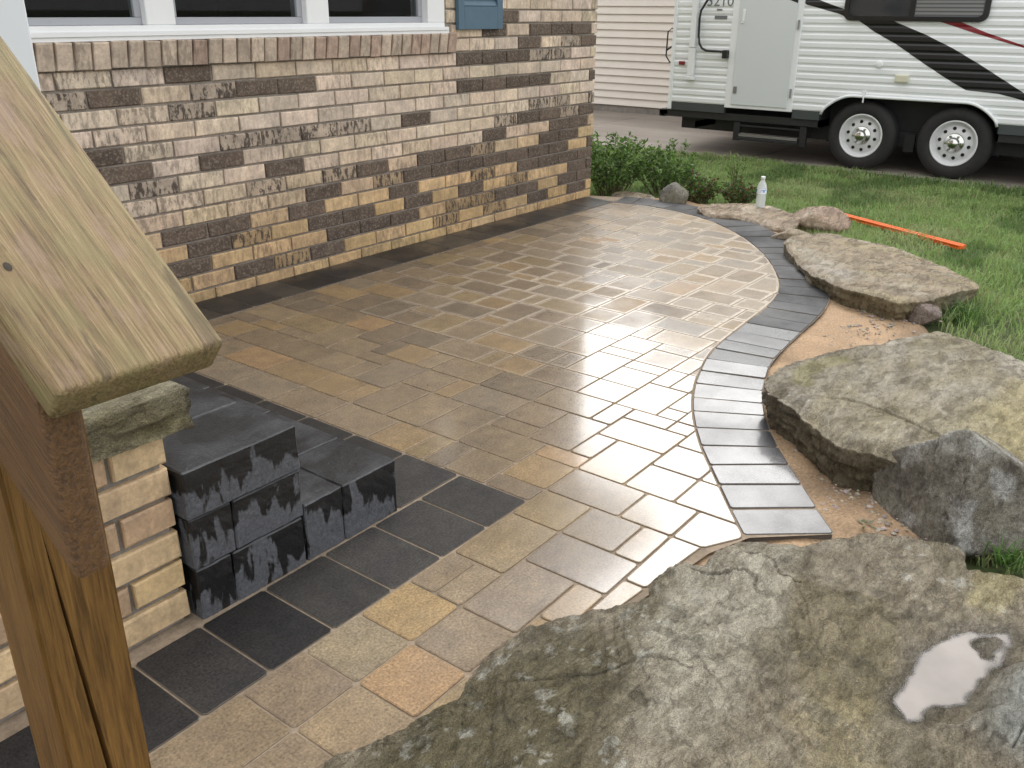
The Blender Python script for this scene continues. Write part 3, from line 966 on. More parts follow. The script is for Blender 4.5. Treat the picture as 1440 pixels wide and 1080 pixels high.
me.from_pydata([(v[0] - og.x, v[1] - og.y, v[2] - og.z) for v in rv_], [], rf_); me.update()
set_col(me, [c for c in rcol])
M_BRICK2 = mat_vcol('brick_clay_far', 0.8, 0.35, 60)
link('far_bricks', me, M_BRICK2, house)['kind'] = 'stuff'

# rowlock sill, brick by brick, each tipped forward a little
sill = MB().box(1.30, 4.135, WY - 0.012, WY + 0.10, 1.040, 1.128).obj('brick_sill', M_MORTAR, house)
RBM = []
for s_ in range(4):
    r = random.Random(40 + s_)
    v, f = brick_mesh(0.0655, 0.103, 0.12, 0.0018, 60 + s_)
    me = bpy.data.meshes.new('sill_brick'); me.from_pydata(v, [], f); me.update(); me.materials.append(M_BRICK); RBM.append(me)
xx = 1.30
while xx < 4.12:
    o = bpy.data.objects.new('sill_brick', RBM[rb.randrange(4)]); COL.objects.link(o); o.parent = sill
    o.location = Vector((xx + 0.038, WY - 0.030 + rb.uniform(-0.002, 0.002), 1.089 + rb.uniform(-0.002, 0.002))) - og
    o.rotation_euler = (math.radians(9), 0, rb.uniform(-0.01, 0.01))
    g = rb.uniform(0.82, 1.12); pk = rb.random()
    c = (0.52 * g, 0.435 * g, 0.36 * g) if pk < 0.75 else (0.43 * g, 0.325 * g, 0.27 * g)
    o.color = (*c, rb.choice((0.1, 0.25, 0.4)))
    xx += 0.0755

# window: white casing, mullions, grey sashes, glass, dark room behind
win = MB().box(WX0, WX1, WY - 0.012, WY + 0.12, WZ0, WZ0 + 0.034).box(WX0, WX1, WY - 0.012, WY + 0.12, WZ1 - 0.06, WZ1)
win.box(WX0, 1.53, WY - 0.012, WY + 0.12, WZ0 + 0.034, WZ1 - 0.06).box(3.946, WX1, WY - 0.012, WY + 0.12, WZ0 + 0.034, WZ1 - 0.06)
win = win.obj('window', M_WHITE, house, bevel=0.004, seg=1)
MB().box(WX0 - 0.015, WX1 + 0.02, WY - 0.024, WY - 0.0125, WZ0 - 0.022, WZ0 - 0.006).box(WX0 - 0.015, WX1 + 0.012, WY - 0.030, WY - 0.0125, WZ0 - 0.005, WZ0 + 0.012).obj('sill_trim', M_WHITE, win)
for a, b_ in ((2.249, 2.384), (3.099, 3.239)):
    MB().box(a, b_, WY - 0.004, WY + 0.118, WZ0 + 0.034, WZ1 - 0.06).obj('mullion', M_WHITE, win, bevel=0.004, seg=1)
for a, b_ in ((1.53, 2.249), (2.384, 3.099), (3.239, 3.946)):
    z0, z1 = WZ0 + 0.034, WZ1 - 0.06
    MB().box(a, b_, WY + 0.03, WY + 0.07, z0, z0 + 0.030).box(a, b_, WY + 0.03, WY + 0.07, z1 - 0.03, z1).box(a, a + 0.030, WY + 0.03, WY + 0.07, z0 + 0.03, z1 - 0.03).box(b_ - 0.030, b_, WY + 0.03, WY + 0.07, z0 + 0.03, z1 - 0.03).obj('sash', M_SASH, win, bevel=0.003, seg=1)
    mk('pane', [(a + 0.02, WY + 0.048, z0 + 0.02), (b_ - 0.02, WY + 0.048, z0 + 0.02), (b_ - 0.02, WY + 0.048, z1 - 0.02), (a + 0.02, WY + 0.048, z1 - 0.02)], [(0, 1, 2, 3)], M_GLASS, win)
# the room seen through the panes
v, f = bx(0.6, 5.2, WY + 0.20, WY + 3.6, 0.50, 2.70)
mk('room', v, [q[::-1] for q in f if q != (0, 1, 5, 4)], M_DARKROOM, house)

# shutter
sh = MB().box(4.184, 4.236, WY - 0.030, WY - 0.003, 1.160, 2.42).box(4.539, 4.591, WY - 0.030, WY - 0.003, 1.160, 2.42).box(4.236, 4.539, WY - 0.030, WY - 0.003, 1.160, 1.284).box(4.236, 4.539, WY - 0.030, WY - 0.003, 2.33, 2.42).box(4.236, 4.539, WY - 0.010, WY - 0.0035, 1.284, 2.33)
sh = sh.obj('shutter', M_SHUTTER, house, bevel=0.002, seg=1)
for i in range(26):
    z0 = 1.288 + i * 0.0402
    mk('slat', [(4.238, WY - 0.027, z0), (4.537, WY - 0.027, z0), (4.537, WY - 0.011, z0 + 0.034), (4.238, WY - 0.011, z0 + 0.034), (4.238, WY - 0.022, z0 - 0.003), (4.537, WY - 0.022, z0 - 0.003), (4.537, WY - 0.0102, z0 + 0.028), (4.238, WY - 0.0102, z0 + 0.028)],
       [(0, 1, 2, 3), (4, 7, 6, 5), (0, 4, 5, 1), (1, 5, 6, 2), (3, 2, 6, 7), (0, 3, 7, 4)], M_SHUTTER, sh)

# eave, gutter and roof
MB().box(-4.5, 6.15, WY - 0.45, 11.5, ZTOP, ZTOP + 0.02).obj('soffit', M_SOFFIT, house)
MB().box(-4.5, 6.15, WY - 0.47, WY - 0.45, ZTOP - 0.01, ZTOP + 0.17).box(6.15, 6.17, WY - 0.47, 11.5, ZTOP - 0.01, ZTOP + 0.17).obj('fascia', M_WHITE, house)
MB().add([(-4.6, WY - 0.55, ZTOP + 0.16), (6.25, WY - 0.55, ZTOP + 0.16), (6.25, 7.4, ZTOP + 1.75), (-4.6, 7.4, ZTOP + 1.75), (6.25, 11.6, ZTOP + 0.16), (-4.6, 11.6, ZTOP + 0.16), (-4.6, WY - 0.55, ZTOP + 0.20), (6.25, WY - 0.55, ZTOP + 0.20), (6.25, 7.4, ZTOP + 1.80), (-4.6, 7.4, ZTOP + 1.80), (6.25, 11.6, ZTOP + 0.20), (-4.6, 11.6, ZTOP + 0.20)],
         [(3, 2, 1, 0), (5, 4, 2, 3), (6, 7, 8, 9), (9, 8, 10, 11), (0, 1, 7, 6), (1, 2, 8, 7), (2, 4, 10, 8), (5, 3, 9, 11), (3, 0, 6, 9), (4, 5, 11, 10)]).obj('roof', M_ROOF, house)
mk('gable', [(6.14, WY - 0.4, ZTOP + 0.02), (6.14, 11.4, ZTOP + 0.02), (6.14, 7.4, ZTOP + 1.62)], [(0, 1, 2)], M_SIDING, house)
tag(house, 'brick house with blotchy tan and dark brown bricks and a white three part window', 'house')

# ---------------------------------------------------------------- porch: brick front, rough stone capping, white column
porch = empty('porch', (-0.6, 2.5, 0.0))
po = ORGS[porch.name]
MB().box(-2.2, 0.880, 1.592, WY - 0.002, -0.1, 0.46).obj('porch_core', M_PORCHMORTAR, porch)
PBM = []
for s_ in range(5):
    v, f = brick_mesh(0.2372 - 0.0135, 0.0768 - 0.0135, 0.08, 0.0024, 90 + s_)
    me = bpy.data.meshes.new('porch_brick'); me.from_pydata(v, [], f); me.update(); me.materials.append(M_BRICK); PBM.append(me)
for k in range(6):
    zc = 0.043 + k * 0.0768
    x1 = 0.897
    first = True
    while x1 > -1.2:
        ln = 0.2372
        if first and k % 2 == 1: ln = 0.130
        first = False
        xc = x1 - ln / 2
        o = bpy.data.objects.new('porch_brick', PBM[rb.randrange(5)]); COL.objects.link(o); o.parent = porch
        o.location = Vector((xc, 1.578 + rb.uniform(-0.002, 0.002), zc)) - po
        o.scale = ((ln - 0.0135) / (0.2372 - 0.0135), 1, 1)
        o.rotation_euler = (rb.uniform(-0.01, 0.01), rb.uniform(-0.006, 0.006), 0)
        c = np.array(rb.choice(((0.56, 0.42, 0.235), (0.52, 0.39, 0.25), (0.45, 0.32, 0.21), (0.58, 0.44, 0.27)))) * rb.uniform(0.88, 1.05)
        o.color = (*c, 0.12)
        x1 -= ln

# ---------------------------------------------------------------- rock builders
def closed_resample(P, n, smooth=True):
    P = np.array(P, float)
    Q = np.concatenate([P[-1:], P, P[:2]], 0)
    out = []
    for i in range(1, len(Q) - 2):
        a, b, c, d = Q[i - 1], Q[i], Q[i + 1], Q[i + 2]
        for t in np.linspace(0, 1, 16, endpoint=False):
            if smooth: out.append(0.5 * (2 * b + (c - a) * t + (2 * a - 5 * b + 4 * c - d) * t * t + (3 * b - a - 3 * c + d) * t ** 3))
            else: out.append(b + (c - b) * t)
    out = np.array(out); out = np.concatenate([out, out[:1]])
    s = np.r_[0, np.cumsum(np.hypot(*np.diff(out, axis=0).T))]
    u = np.linspace(0, s[-1], n, endpoint=False)
    return np.stack([np.interp(u, s, out[:, 0]), np.interp(u, s, out[:, 1])], 1), s[-1]

def slab_arrays(outline, zbase, top_fn, ang=420, rings=110, side=18, seed=0, edge=0.012, undercut=0.0, rough=0.012, jag=0.010, center=None):
    O, per = closed_resample(outline, ang)
    c = np.array(center) if center is not None else O.mean(0)
    d = O - c
    L = np.linalg.norm(d, axis=1)[:, None]
    nd = d / L
    th = np.arange(ang) / ang * per
    cx_, cy_ = np.cos(np.arange(ang) / ang * 2 * np.pi) * per / 6.283, np.sin(np.arange(ang) / ang * 2 * np.pi) * per / 6.283
    O = O + nd * (jag * fbm(cx_ * 14, cy_ * 14, octv=5, seed=seed)[:, None] + jag * 0.8 * fbm(cx_ * 60, cy_ * 60, octv=3, seed=seed + 1)[:, None])
    d = O - c
    V = []
    ts = np.linspace(0.004, 1, rings) ** 0.75
    for t in ts:
        p = c + d * t
        z = top_fn(p[:, 0], p[:, 1])
        rim = (1 - t) * np.linalg.norm(d, axis=1)
        z = z - edge * (1 - sstep(0.0, edge * 2.2, rim)) ** 1.5
        V.append(np.stack([p[:, 0], p[:, 1], z], 1))
    zt = V[-1][:, 2]
    for s in np.linspace(0, 1, side + 1)[1:]:
        z = zt * (1 - s) + zbase * s
        lay = rough * (fbm(cx_ * 7, cy_ * 7, z * 45, octv=4, seed=seed + 5) + 0.5 * fbm(cx_ * 30, cy_ * 30, z * 60, octv=3, seed=seed + 6))
        off = lay * min(1, s * 5) - undercut * s
        p = O + nd * off[:, None]
        V.append(np.stack([p[:, 0], p[:, 1], z], 1))
    nr = len(V)
    V = np.concatenate(V)
    idx = np.arange(nr * ang).reshape(nr, ang)
    nx = np.roll(idx, -1, axis=1)
    F = np.stack([idx[:-1], idx[1:], nx[1:], nx[:-1]], -1).reshape(-1, 4)
    # orientation: make outward/up
    a_ = 0.5 * np.sum(O[:, 0] * np.roll(O[:, 1], -1) - np.roll(O[:, 0], -1) * O[:, 1])
    if a_ < 0: F = F[:, ::-1]
    V[:ang, :2] = c[None]
    V[:ang, 2] = V[:ang, 2].mean()
    return V, F, rings * ang

def rock_obj(name, V, F, C, origin, label, cat='rock', group=None):
    me = np_mesh(name, V - np.array(origin)[None], F, True)
    set_col(me, np.asarray(C) * np.array([[1.30, 1.28, 1.30]]))
    o = link(name, me, M_ROCK, None, origin)
    return tag(o, label, cat, group)

def lerp_c(a, b, t):
    return np.asarray(a)[None] * (1 - t[:, None]) + np.asarray(b)[None] * t[:, None] if np.asarray(a).ndim == 1 else a * (1 - t[:, None]) + np.asarray(b)[None] * t[:, None]

def rock_color(V, seed, base=(0.20, 0.185, 0.15), dark=(0.105, 0.09, 0.06), moss=(0.20, 0.175, 0.07), pale=(0.31, 0.295, 0.26), mossamt=0.5, stretch=(1, 1)):
    x, y, z = V[:, 0] * stretch[0], V[:, 1] * stretch[1], V[:, 2]
    C = np.repeat(np.array(base)[None], len(V), 0)
    C = lerp_c(C, pale, sstep(0.0, 0.45, fbm(x * 5, y * 5, z * 8, octv=5, seed=seed)) * 0.8)
    C = lerp_c(C, dark, sstep(0.05, 0.4, fbm(x * 7, y * 7, z * 10, octv=5, seed=seed + 3)) * 0.75)
    C = lerp_c(C, moss, sstep(-0.05, 0.35, fbm(x * 3.4, y * 3.4, z * 4, octv=5, seed=seed + 7)) * mossamt)
    return C

def terr(n, k=3.0):
    """ledges: turns a smooth noise into steps"""
    t = n * k
    f_ = np.floor(t); r = t - f_
    return (f_ + sstep(0.44, 0.56, r)) / k

def angular_rock(center, ext, seed, nplanes=14, rough=0.05, nu=72, nv=44, rot=0.0, extra=None, k=18.0):
    r = np.random.default_rng(seed)
    u = np.linspace(0, 2 * np.pi, nu, endpoint=False); w = np.linspace(-np.pi / 2, np.pi / 2, nv)
    U, Wv = np.meshgrid(u, w, indexing='ij')
    D = np.stack([np.cos(Wv) * np.cos(U), np.cos(Wv) * np.sin(U), np.sin(Wv)], -1).reshape(-1, 3)
    rad = np.full(len(D), 1.25)
    pl = r.normal(size=(nplanes, 3)); pl /= np.linalg.norm(pl, axis=1)[:, None]
    ds = r.uniform(0.72, 1.0, nplanes)
    if extra is not None:
        e = np.array(extra, float); pl = np.concatenate([pl, e[:, :3] / np.linalg.norm(e[:, :3], axis=1)[:, None]]); ds = np.concatenate([ds, e[:, 3]])
    inv = np.zeros(len(D))
    for n_, d_ in zip(pl, ds):
        dot = D @ n_
        inv += np.exp(k * np.clip(dot / d_, -2, 3))
    inv += np.exp(k / 1.25)
    rad = k / np.log(inv)
    rad *= 1 + rough * fbm(D[:, 0] * 3, D[:, 1] * 3, D[:, 2] * 3, octv=5, seed=seed) + rough * 0.5 * fbm(D[:, 0] * 14, D[:, 1] * 14, D[:, 2] * 14, octv=3, seed=seed + 2)
    P = D * rad[:, None] * np.array(ext)[None]
    c, s = math.cos(rot), math.sin(rot)
    P = np.stack([P[:, 0] * c - P[:, 1] * s, P[:, 0] * s + P[:, 1] * c, P[:, 2]], 1) + np.array(center)[None]
    idx = np.arange(nu * nv).reshape(nu, nv); nx = np.roll(idx, -1, 0)
    F = np.stack([idx[:, :-1], nx[:, :-1], nx[:, 1:], idx[:, 1:]], -1).reshape(-1, 4)
    return P, F, D

# porch capping stones: rough-edged limestone
def cap_stone(x0, x1, y0, y1, z0, z1, seed):
    ol = [(x0, y0), ((x0 + x1) / 2, y0 - 0.004), (x1 - 0.03, y0), (x1, y0 + 0.03), (x1 + 0.008, (y0 + y1) / 2), (x1, y1), ((x0 + x1) / 2, y1), (x0, y1)]
    tf = lambda x, y: z1 + 0.006 * fbm(x * 9, y * 9, octv=4, seed=seed)
    V, F, nt = slab_arrays(ol, z0, tf, ang=220, rings=30, side=22, seed=seed, edge=0.007, rough=0.016, jag=0.006, undercut=0.010)
    C = rock_color(V, seed, (0.25, 0.225, 0.15), (0.13, 0.11, 0.065), (0.22, 0.20, 0.09), (0.33, 0.30, 0.22), 0.55)
    me = np_mesh('cap_stone', V - np.array(po)[None], F, True); set_col(me, C)
    return link('cap_stone', me, M_ROCK, porch)
cap_stone(0.40, 0.945, 1.556, 2.55, 0.462, 0.556, 31)
cap_stone(-0.30, 0.392, 1.556, 2.55, 0.462, 0.554, 32)
cap_stone(-1.20, -0.308, 1.556, 2.55, 0.462, 0.555, 33)
cap_stone(-1.20, 0.945, 2.56, 3.59, 0.462, 0.552, 34)
MB().box(0.655, 0.814, 1.66, 1.82, 0.55, ZTOP).obj('column', M_COLWHITE, porch, bevel=0.004, seg=1)
tag(porch, 'raised brick porch with rough stone capping and white column, behind the wooden post', 'porch')

# ---------------------------------------------------------------- charcoal block steps
steps = empty('stone_steps', (1.2, 2.4, 0.0))
def block(x0, x1, y0, y1, z0, z1, seed):
    """concrete wall block with split, uneven faces"""
    r = random.Random(seed)
    nx_, ny_, nz_ = max(3, int((x1 - x0) / 0.03)), max(3, int((y1 - y0) / 0.04)), max(3, int((z1 - z0) / 0.025))
    bm = bmesh.new()
    bmesh.ops.create_cube(bm, size=1.0)
    for v in bm.verts: v.co = Vector(((x0 + x1) / 2 + v.co.x * (x1 - x0), (y0 + y1) / 2 + v.co.y * (y1 - y0), (z0 + z1) / 2 + v.co.z * (z1 - z0)))
    bmesh.ops.subdivide_edges(bm, edges=bm.edges[:], cuts=9, use_grid_fill=True)
    sharp = [e for e in bm.edges if e.calc_face_angle(0) > 0.5]
    bmesh.ops.bevel(bm, geom=sharp, offset=0.0035, segments=1, affect='EDGES')
    co = np.array([v.co for v in bm.verts])
    for ax_, s0 in ((0, 0), (1, 40), (2, 80)):
        nse = fbm(co[:, 0] * 34, co[:, 1] * 34, co[:, 2] * 34, octv=4, seed=seed + s0)
        amp = 0.0030 if ax_ < 2 else 0.0012
        for v, q in zip(bm.verts, nse): v.co[ax_] += amp * q
    me = bpy.data.meshes.new('block')
    bm.to_mesh(me); bm.free()
    og_ = ORGS[steps.name]
    me.transform(Matrix.Translation(-og_)); me.update()
    return link('block', me, M_BLOCK, steps)
yb = [1.545, 1.768, 2.06, 2.36, 2.66, 2.98, 3.33]
sd = 200
for a, b_ in zip(yb[:-1], yb[1:]):
    g_ = 0.002
    near = a < 1.6
    block(0.900, 1.206, a + g_, b_ - g_, 0.256, 0.372, sd); sd += 1
    if near:
        block(0.902, 1.010, a + g_ + 0.004, b_ - g_, 0.128, 0.2545, sd); block(1.0125, 1.204, a + g_ + 0.003, b_ - g_, 0.128, 0.2545, sd + 1)
        block(0.905, 0.995, a + g_ + 0.005, b_ - g_, -0.02, 0.1265, sd + 2); block(0.9975, 1.200, a + g_ + 0.002, b_ - g_, -0.02, 0.1265, sd + 3)
        block(1.208, 1.3305, a + g_ + 0.002, b_ - g_, -0.02, 0.154, sd + 4); block(1.3315, 1.520, a + g_, b_ - g_, -0.02, 0.154, sd + 5); sd += 6
    else:
        block(0.902, 1.204, a + g_, b_ - g_, -0.02, 0.2545, sd); block(1.208, 1.520, a + g_, b_ - g_, -0.02, 0.154, sd + 1); sd += 2
tag(steps, 'two charcoal concrete block steps, wet and blotchy, beside the brick porch', 'steps')

# ---------------------------------------------------------------- wooden handrail in the foreground
rail = empty('wooden_handrail', (0.345, 0.875, 0.0))
SL = 0.81
AN = math.atan(SL)
def rot_part(name, verts, faces, mat, org, bevel=0.0, seg=2):
    """geometry given in world space; the object's local Y lies along the slope so the grain follows it"""
    R = Matrix.Rotation(AN, 3, 'X')
    Ri = R.transposed()
    lo = [Ri @ (Vector(v) - Vector(org)) for v in verts]
    me = bpy.data.meshes.new(name); me.from_pydata([tuple(v) for v in lo], [], faces); me.update()
    if bevel: bevel_mesh(me, bevel, seg)
    o = link(name, me, mat, rail, Vector(org) - ORGS[rail.name])
    o.rotation_euler = (AN, 0, 0)
    return o
d_ = Vector((0, math.cos(AN), math.sin(AN))); n_ = Vector((0, -math.sin(AN), math.cos(AN)))
P0 = Vector((0.2665, 0.600, 1.019))
def pt(x, s, h): return tuple(Vector((P0.x + x, P0.y, P0.z)) + d_ * s + n_ * h)
Wd, Th, Ln = 0.1395, 0.036, 1.35
cv = [pt(0, 0, -Th), pt(Wd, 0, -Th), pt(Wd, Ln, -Th), pt(0, Ln, -Th), pt(0, 0, 0), pt(Wd, 0, 0), pt(Wd, Ln, 0), pt(0, Ln, 0)]
bf = bx(0, 1, 0, 1, 0, 1)[1]
cap_o = rot_part('rail_cap', cv, bf, M_CAPWOOD, P0, 0.0055, 3)
cap_o.data.polygons.foreach_set('use_smooth', [True] * len(cap_o.data.polygons))
cap_o['label'] = 'weathered pale green and tan top board'
M_KNOT = simple('dark_knot', (0.03, 0.02, 0.012), 0.8)
for (xk, sk, rk) in ((0.022, 0.115, 0.0030), (0.030, 0.56, 0.0032), (0.112, 0.585, 0.0028)):
    c_ = Vector(pt(xk, sk, 0.0))
    vk = [tuple(c_ + n_ * 0.0006)] + [tuple(c_ + Vector((math.cos(t), 0, 0)) * rk + d_ * math.sin(t) * rk * 1.5 + n_ * 0.0003) for t in [k * math.pi / 5 for k in range(10)]]
    rot_part('nail_head', vk, [(0, 1 + k, 1 + (k + 1) % 10) for k in range(10)], M_KNOT, P0)
# side board under the cap, with a plumb-cut end
zb = lambda y: 1.019 + SL * (y - 0.600) - Th * math.sqrt(1 + SL * SL) - 0.001
x0, x1 = 0.2685, 0.3000
ye, yf, hb = 0.640, 1.60, 0.162
sv = [(x0, ye, zb(ye) - hb), (x1, ye, zb(ye) - hb), (x1, yf, zb(yf) - hb), (x0, yf, zb(yf) - hb), (x0, ye, zb(ye)), (x1, ye, zb(ye)), (x1, yf, zb(yf)), (x0, yf, zb(yf))]
rot_part('side_board', sv, bf, M_RAILWOOD, (x0, ye, zb(ye)), 0.006, 3)
# square post with a long drying crack in its front face
px0, px1, py0, py1, pz0, pz1 = 0.3005, 0.3895, 0.830, 0.918, -0.06, 1.12
ck = [(0.361, pz0), (0.352, 0.22), (0.3415, 0.47), (0.335, 0.60), (0.330, 0.70)]
tipz = (0.3255, 0.80)
hw = [0.0042, 0.0040, 0.0032, 0.0025, 0.0017]
vv = [(px0, py0, pz0), (px1, py0, pz0), (px1, py0, pz1), (px0, py0, pz1), (px0, py1, pz0), (px1, py1, pz0), (px1, py1, pz1), (px0, py1, pz1)]
Lc, Rc, Bc = [], [], []
for (x, z), h in zip(ck, hw):
    Lc.append(len(vv)); vv.append((x - h, py0, z)); Rc.append(len(vv)); vv.append((x + h, py0, z)); Bc.append(len(vv)); vv.append((x, py0 + 0.022, z))
T_ = len(vv); vv.append((tipz[0], py0, tipz[1]))
ff = [tuple([0] + Lc + [T_, 3]), tuple([1, 2, T_] + Rc[::-1]), (T_, 2, 3), (1, 5, 6, 2), (5, 4, 7, 6), (4, 0, 3, 7), (3, 2, 6, 7), (4, 5, 1, 0)]
ff[2] = (T_, 2, 3)
for i in range(4):
    ff.append((Lc[i], Bc[i], Bc[i + 1], Lc[i + 1])); ff.append((Bc[i], Rc[i], Rc[i + 1], Bc[i + 1]))
ff.append((Lc[4], Bc[4], T_)); ff.append((Bc[4], Rc[4], T_))
# local Y of the post runs up so that the grain does too
Rp = Matrix.Rotation(math.pi / 2, 3, 'X'); orgp = Vector((px0, py0, 0))
me = bpy.data.meshes.new('post'); me.from_pydata([tuple(Rp.transposed() @ (Vector(v) - orgp)) for v in vv], [], ff); me.update()
bm = bmesh.new(); bm.from_mesh(me)
es = [e for e in bm.edges if abs((e.verts[0].co - e.verts[1].co).normalized().y) > 0.999 and e.calc_length() > 1.0]
bmesh.ops.bevel(bm, geom=es, offset=0.004, segments=2, affect='EDGES'); bm.to_mesh(me); bm.free()
pst = link('post', me, M_POSTWOOD, rail, orgp - ORGS[rail.name]); pst.rotation_euler = (math.pi / 2, 0, 0)
pst['label'] = 'orange brown post with a long crack'
# grey scar of peeled stain on the post's side, and two nail heads
tag(rail, 'wooden stair handrail with brown post and pale sloping top board in the foreground', 'handrail')

# ---------------------------------------------------------------- foreground slab with a puddle
SLABF = [(0.713, 0.98), (0.764, 0.992), (0.792, 0.996), (0.849, 0.964), (0.921, 0.944), (1.036, 0.92), (1.168, 0.938), (1.268, 0.921), (1.365, 0.877), (1.434, 0.829), (1.489, 0.779), (1.533, 0.774), (1.582, 0.79), (1.666, 0.776), (1.702, 0.729), (1.784, 0.732), (1.871, 0.688), (1.916, 0.614), (2.023, 0.545), (2.111, 0.449), (2.157, 0.358), (2.194, 0.3), (2.188, 0.256), (2.134, 0.229), (2.139, 0.172), (2.148, 0.113), (2.071, -0.05), (1.818, -0.25), (1.298, -0.33), (0.8, -0.10), (0.50, 0.40), (0.574, 0.818)]
PUD = [(1.536, 0.23), (1.574, 0.23), (1.644, 0.222), (1.7, 0.236), (1.759, 0.209), (1.807, 0.192), (1.853, 0.171), (1.867, 0.142), (1.899, 0.1), (1.866, 0.096), (1.776, 0.104), (1.708, 0.123), (1.621, 0.136), (1.567, 0.175), (1.52, 0.189), (1.504, 0.204)]
STEP_L = [(1.93, 0.545), (1.779, 0.538), (1.647, 0.493), (1.491, 0.434), (1.427, 0.400), (1.30, 0.405), (1.0, 0.33), (0.8, 0.1), (0.3, 0.4), (0.5, 1.1), (1.5, 1.0), (2.0, 0.75)]
RIDGE = [(1.70, 0.69), (1.80, 0.655), (1.86, 0.60), (1.93, 0.545), (2.02, 0.50)]
def topF(x, y):
    n = 0.014 * fbm(x * 2.2, y * 2.2, octv=4, seed=51) + 0.009 * fbm(x * 9, y * 9, octv=4, seed=52) + 0.0035 * fbm(x * 40, y * 40, octv=4, seed=53)
    n = n + 0.016 * terr(fbm(x * 2.0 + 1.5 * y, (y - 0.6 * x) * 6, octv=4, seed=60), 4)
    n = n + 0.010 * terr(fbm(x * 3.1 + 5, y * 2.4, octv=4, seed=54), 5)
    dp = poly_sd(x, y, PUD)
    k = sstep(-0.17, -0.03, dp)
    wob = 0.05 * fbm(x * 7, y * 7, octv=3, seed=55)
    sl = poly_sd(x, y, STEP_L) + wob * 0.5
    z = 0.050 + n * (1 - 0.86 * k) + 0.012 * sstep(-0.004, 0.012, sl) * (1 - k)
    lc = sstep(-0.01, 0.012, poly_sd(x, y, [(1.60, 0.80), (1.72, 0.60), (1.80, 0.60), (1.95, 0.52), (2.12, 0.42), (2.3, 0.5), (1.9, 0.9)]) + wob * 0.4)
    z = z + 0.010 * lc
    z = z - 0.011 * sstep(-0.030, 0.012, dp + 0.010 * fbm(x * 22, y * 22, octv=3, seed=56))
    for bx_, by_, br_ in ((1.835, 0.128, 0.020), (1.815, 0.142, 0.016), (1.79, 0.124, 0.014), (1.855, 0.118, 0.010)):
        z = z + 0.011 * np.exp(-((x - bx_) ** 2 + (y - by_) ** 2) / br_ ** 2) * (1 + 0.5 * fbm(x * 60, y * 60, octv=2, seed=57))
    # the slab falls a little towards the paving on the left
    z = z - 0.030 * sstep(1.15, 0.75, x + 0 * y)
    # cracks
    for ln_, w_, dep in (([(1.66, 0.735), (1.70, 0.66), (1.72, 0.60), (1.665, 0.575)], 0.004, 0.010), ([(1.80, 0.66), (1.815, 0.60), (1.77, 0.56), (1.79, 0.52)], 0.004, 0.012), ([(1.10, 0.86), (1.22, 0.74), (1.33, 0.66), (1.36, 0.58)], 0.005, 0.008), ([(1.50, 0.03), (1.62, 0.02), (1.74, -0.03)], 0.003, 0.008)):
        z = z - dep * (1 - sstep(0, w_, np.abs(line_d(x + 0.012 * fbm(x * 25, y * 25, octv=2, seed=57), y, ln_))))
    # jagged bottom-right outcrop beside the water
    oc = poly_sd(x, y, [(1.50, 0.17), (1.60, 0.115), (1.72, 0.10), (1.80, 0.075), (1.90, 0.06), (1.9, -0.3), (1.3, -0.3)])
    z = z + 0.026 * sstep(0.0, 0.05, oc + 0.02 * fbm(x * 16, y * 16, octv=3, seed=58)) * (1 + 0.8 * terr(fbm(x * 9, y * 14, octv=3, seed=59), 3))
    return z
V, F, nt = slab_arrays(SLABF, -0.06, topF, ang=900, rings=330, side=14, seed=50, edge=0.012, rough=0.014, jag=0.010, center=(1.40, 0.42))
x, y, z = V.T
C = np.repeat(np.array([[0.16, 0.138, 0.098]]), len(V), 0)
strat = fbm(x * 2.0 + 1.5 * y, (y - 0.6 * x) * 9, octv=5, seed=60)
C = lerp_c(C, (0.10, 0.088, 0.055), sstep(-0.05, 0.35, strat) * 0.6)
n6 = fbm(x * 6, y * 6, octv=5, seed=62)
C = lerp_c(C, (0.25, 0.235, 0.185), sstep(0.0, 0.12, poly_sd(x, y, [(1.35, 0.72), (1.50, 0.80), (1.75, 0.75), (1.97, 0.58), (1.80, 0.535), (1.647, 0.49), (1.49, 0.432), (1.42, 0.40), (1.15, 0.42), (1.05, 0.55)]) + 0.10 * n6) * 0.85)
C = lerp_c(C, (0.105, 0.087, 0.042), sstep(-0.005, 0.02, poly_sd(x, y, [(1.80, 0.532), (1.647, 0.487), (1.49, 0.428), (1.427, 0.395), (1.40, 0.22), (1.55, 0.25), (1.75, 0.28), (1.85, 0.35)]) + 0.03 * n6) * 0.65)
C = lerp_c(C, (0.235, 0.20, 0.11), sstep(-0.02, 0.12, poly_sd(x, y, [(1.45, 0.40), (1.20, 0.38), (0.95, 0.30), (1.10, 0.10), (1.35, 0.15), (1.50, 0.28)]) + 0.16 * fbm(x * 14, y * 14, octv=6, seed=64, gain=0.65)) * 0.5)
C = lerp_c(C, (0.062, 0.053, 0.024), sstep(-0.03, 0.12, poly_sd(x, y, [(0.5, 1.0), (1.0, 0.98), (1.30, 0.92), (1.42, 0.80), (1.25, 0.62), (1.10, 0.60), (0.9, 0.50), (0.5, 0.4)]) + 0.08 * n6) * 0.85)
C = lerp_c(C, (0.145, 0.155, 0.145), sstep(0.0, 0.08, poly_sd(x, y, [(1.50, 0.17), (1.60, 0.115), (1.72, 0.10), (1.9, 0.05), (1.9, -0.3), (1.3, -0.3)]) + 0.05 * n6) * 0.8)
C = lerp_c(C, (0.38, 0.39, 0.35), sstep(0.30, 0.44, fbm(x * 30, y * 30, octv=5, seed=67, gain=0.6)) * 0.35 * sstep(0.0, 0.3, fbm(x * 4, y * 4, octv=3, seed=68)))
C = lerp_c(C, (0.05, 0.046, 0.028), sstep(0.15, 0.40, fbm(x * 22, y * 22, octv=6, seed=69, gain=0.6)) * 0.5)
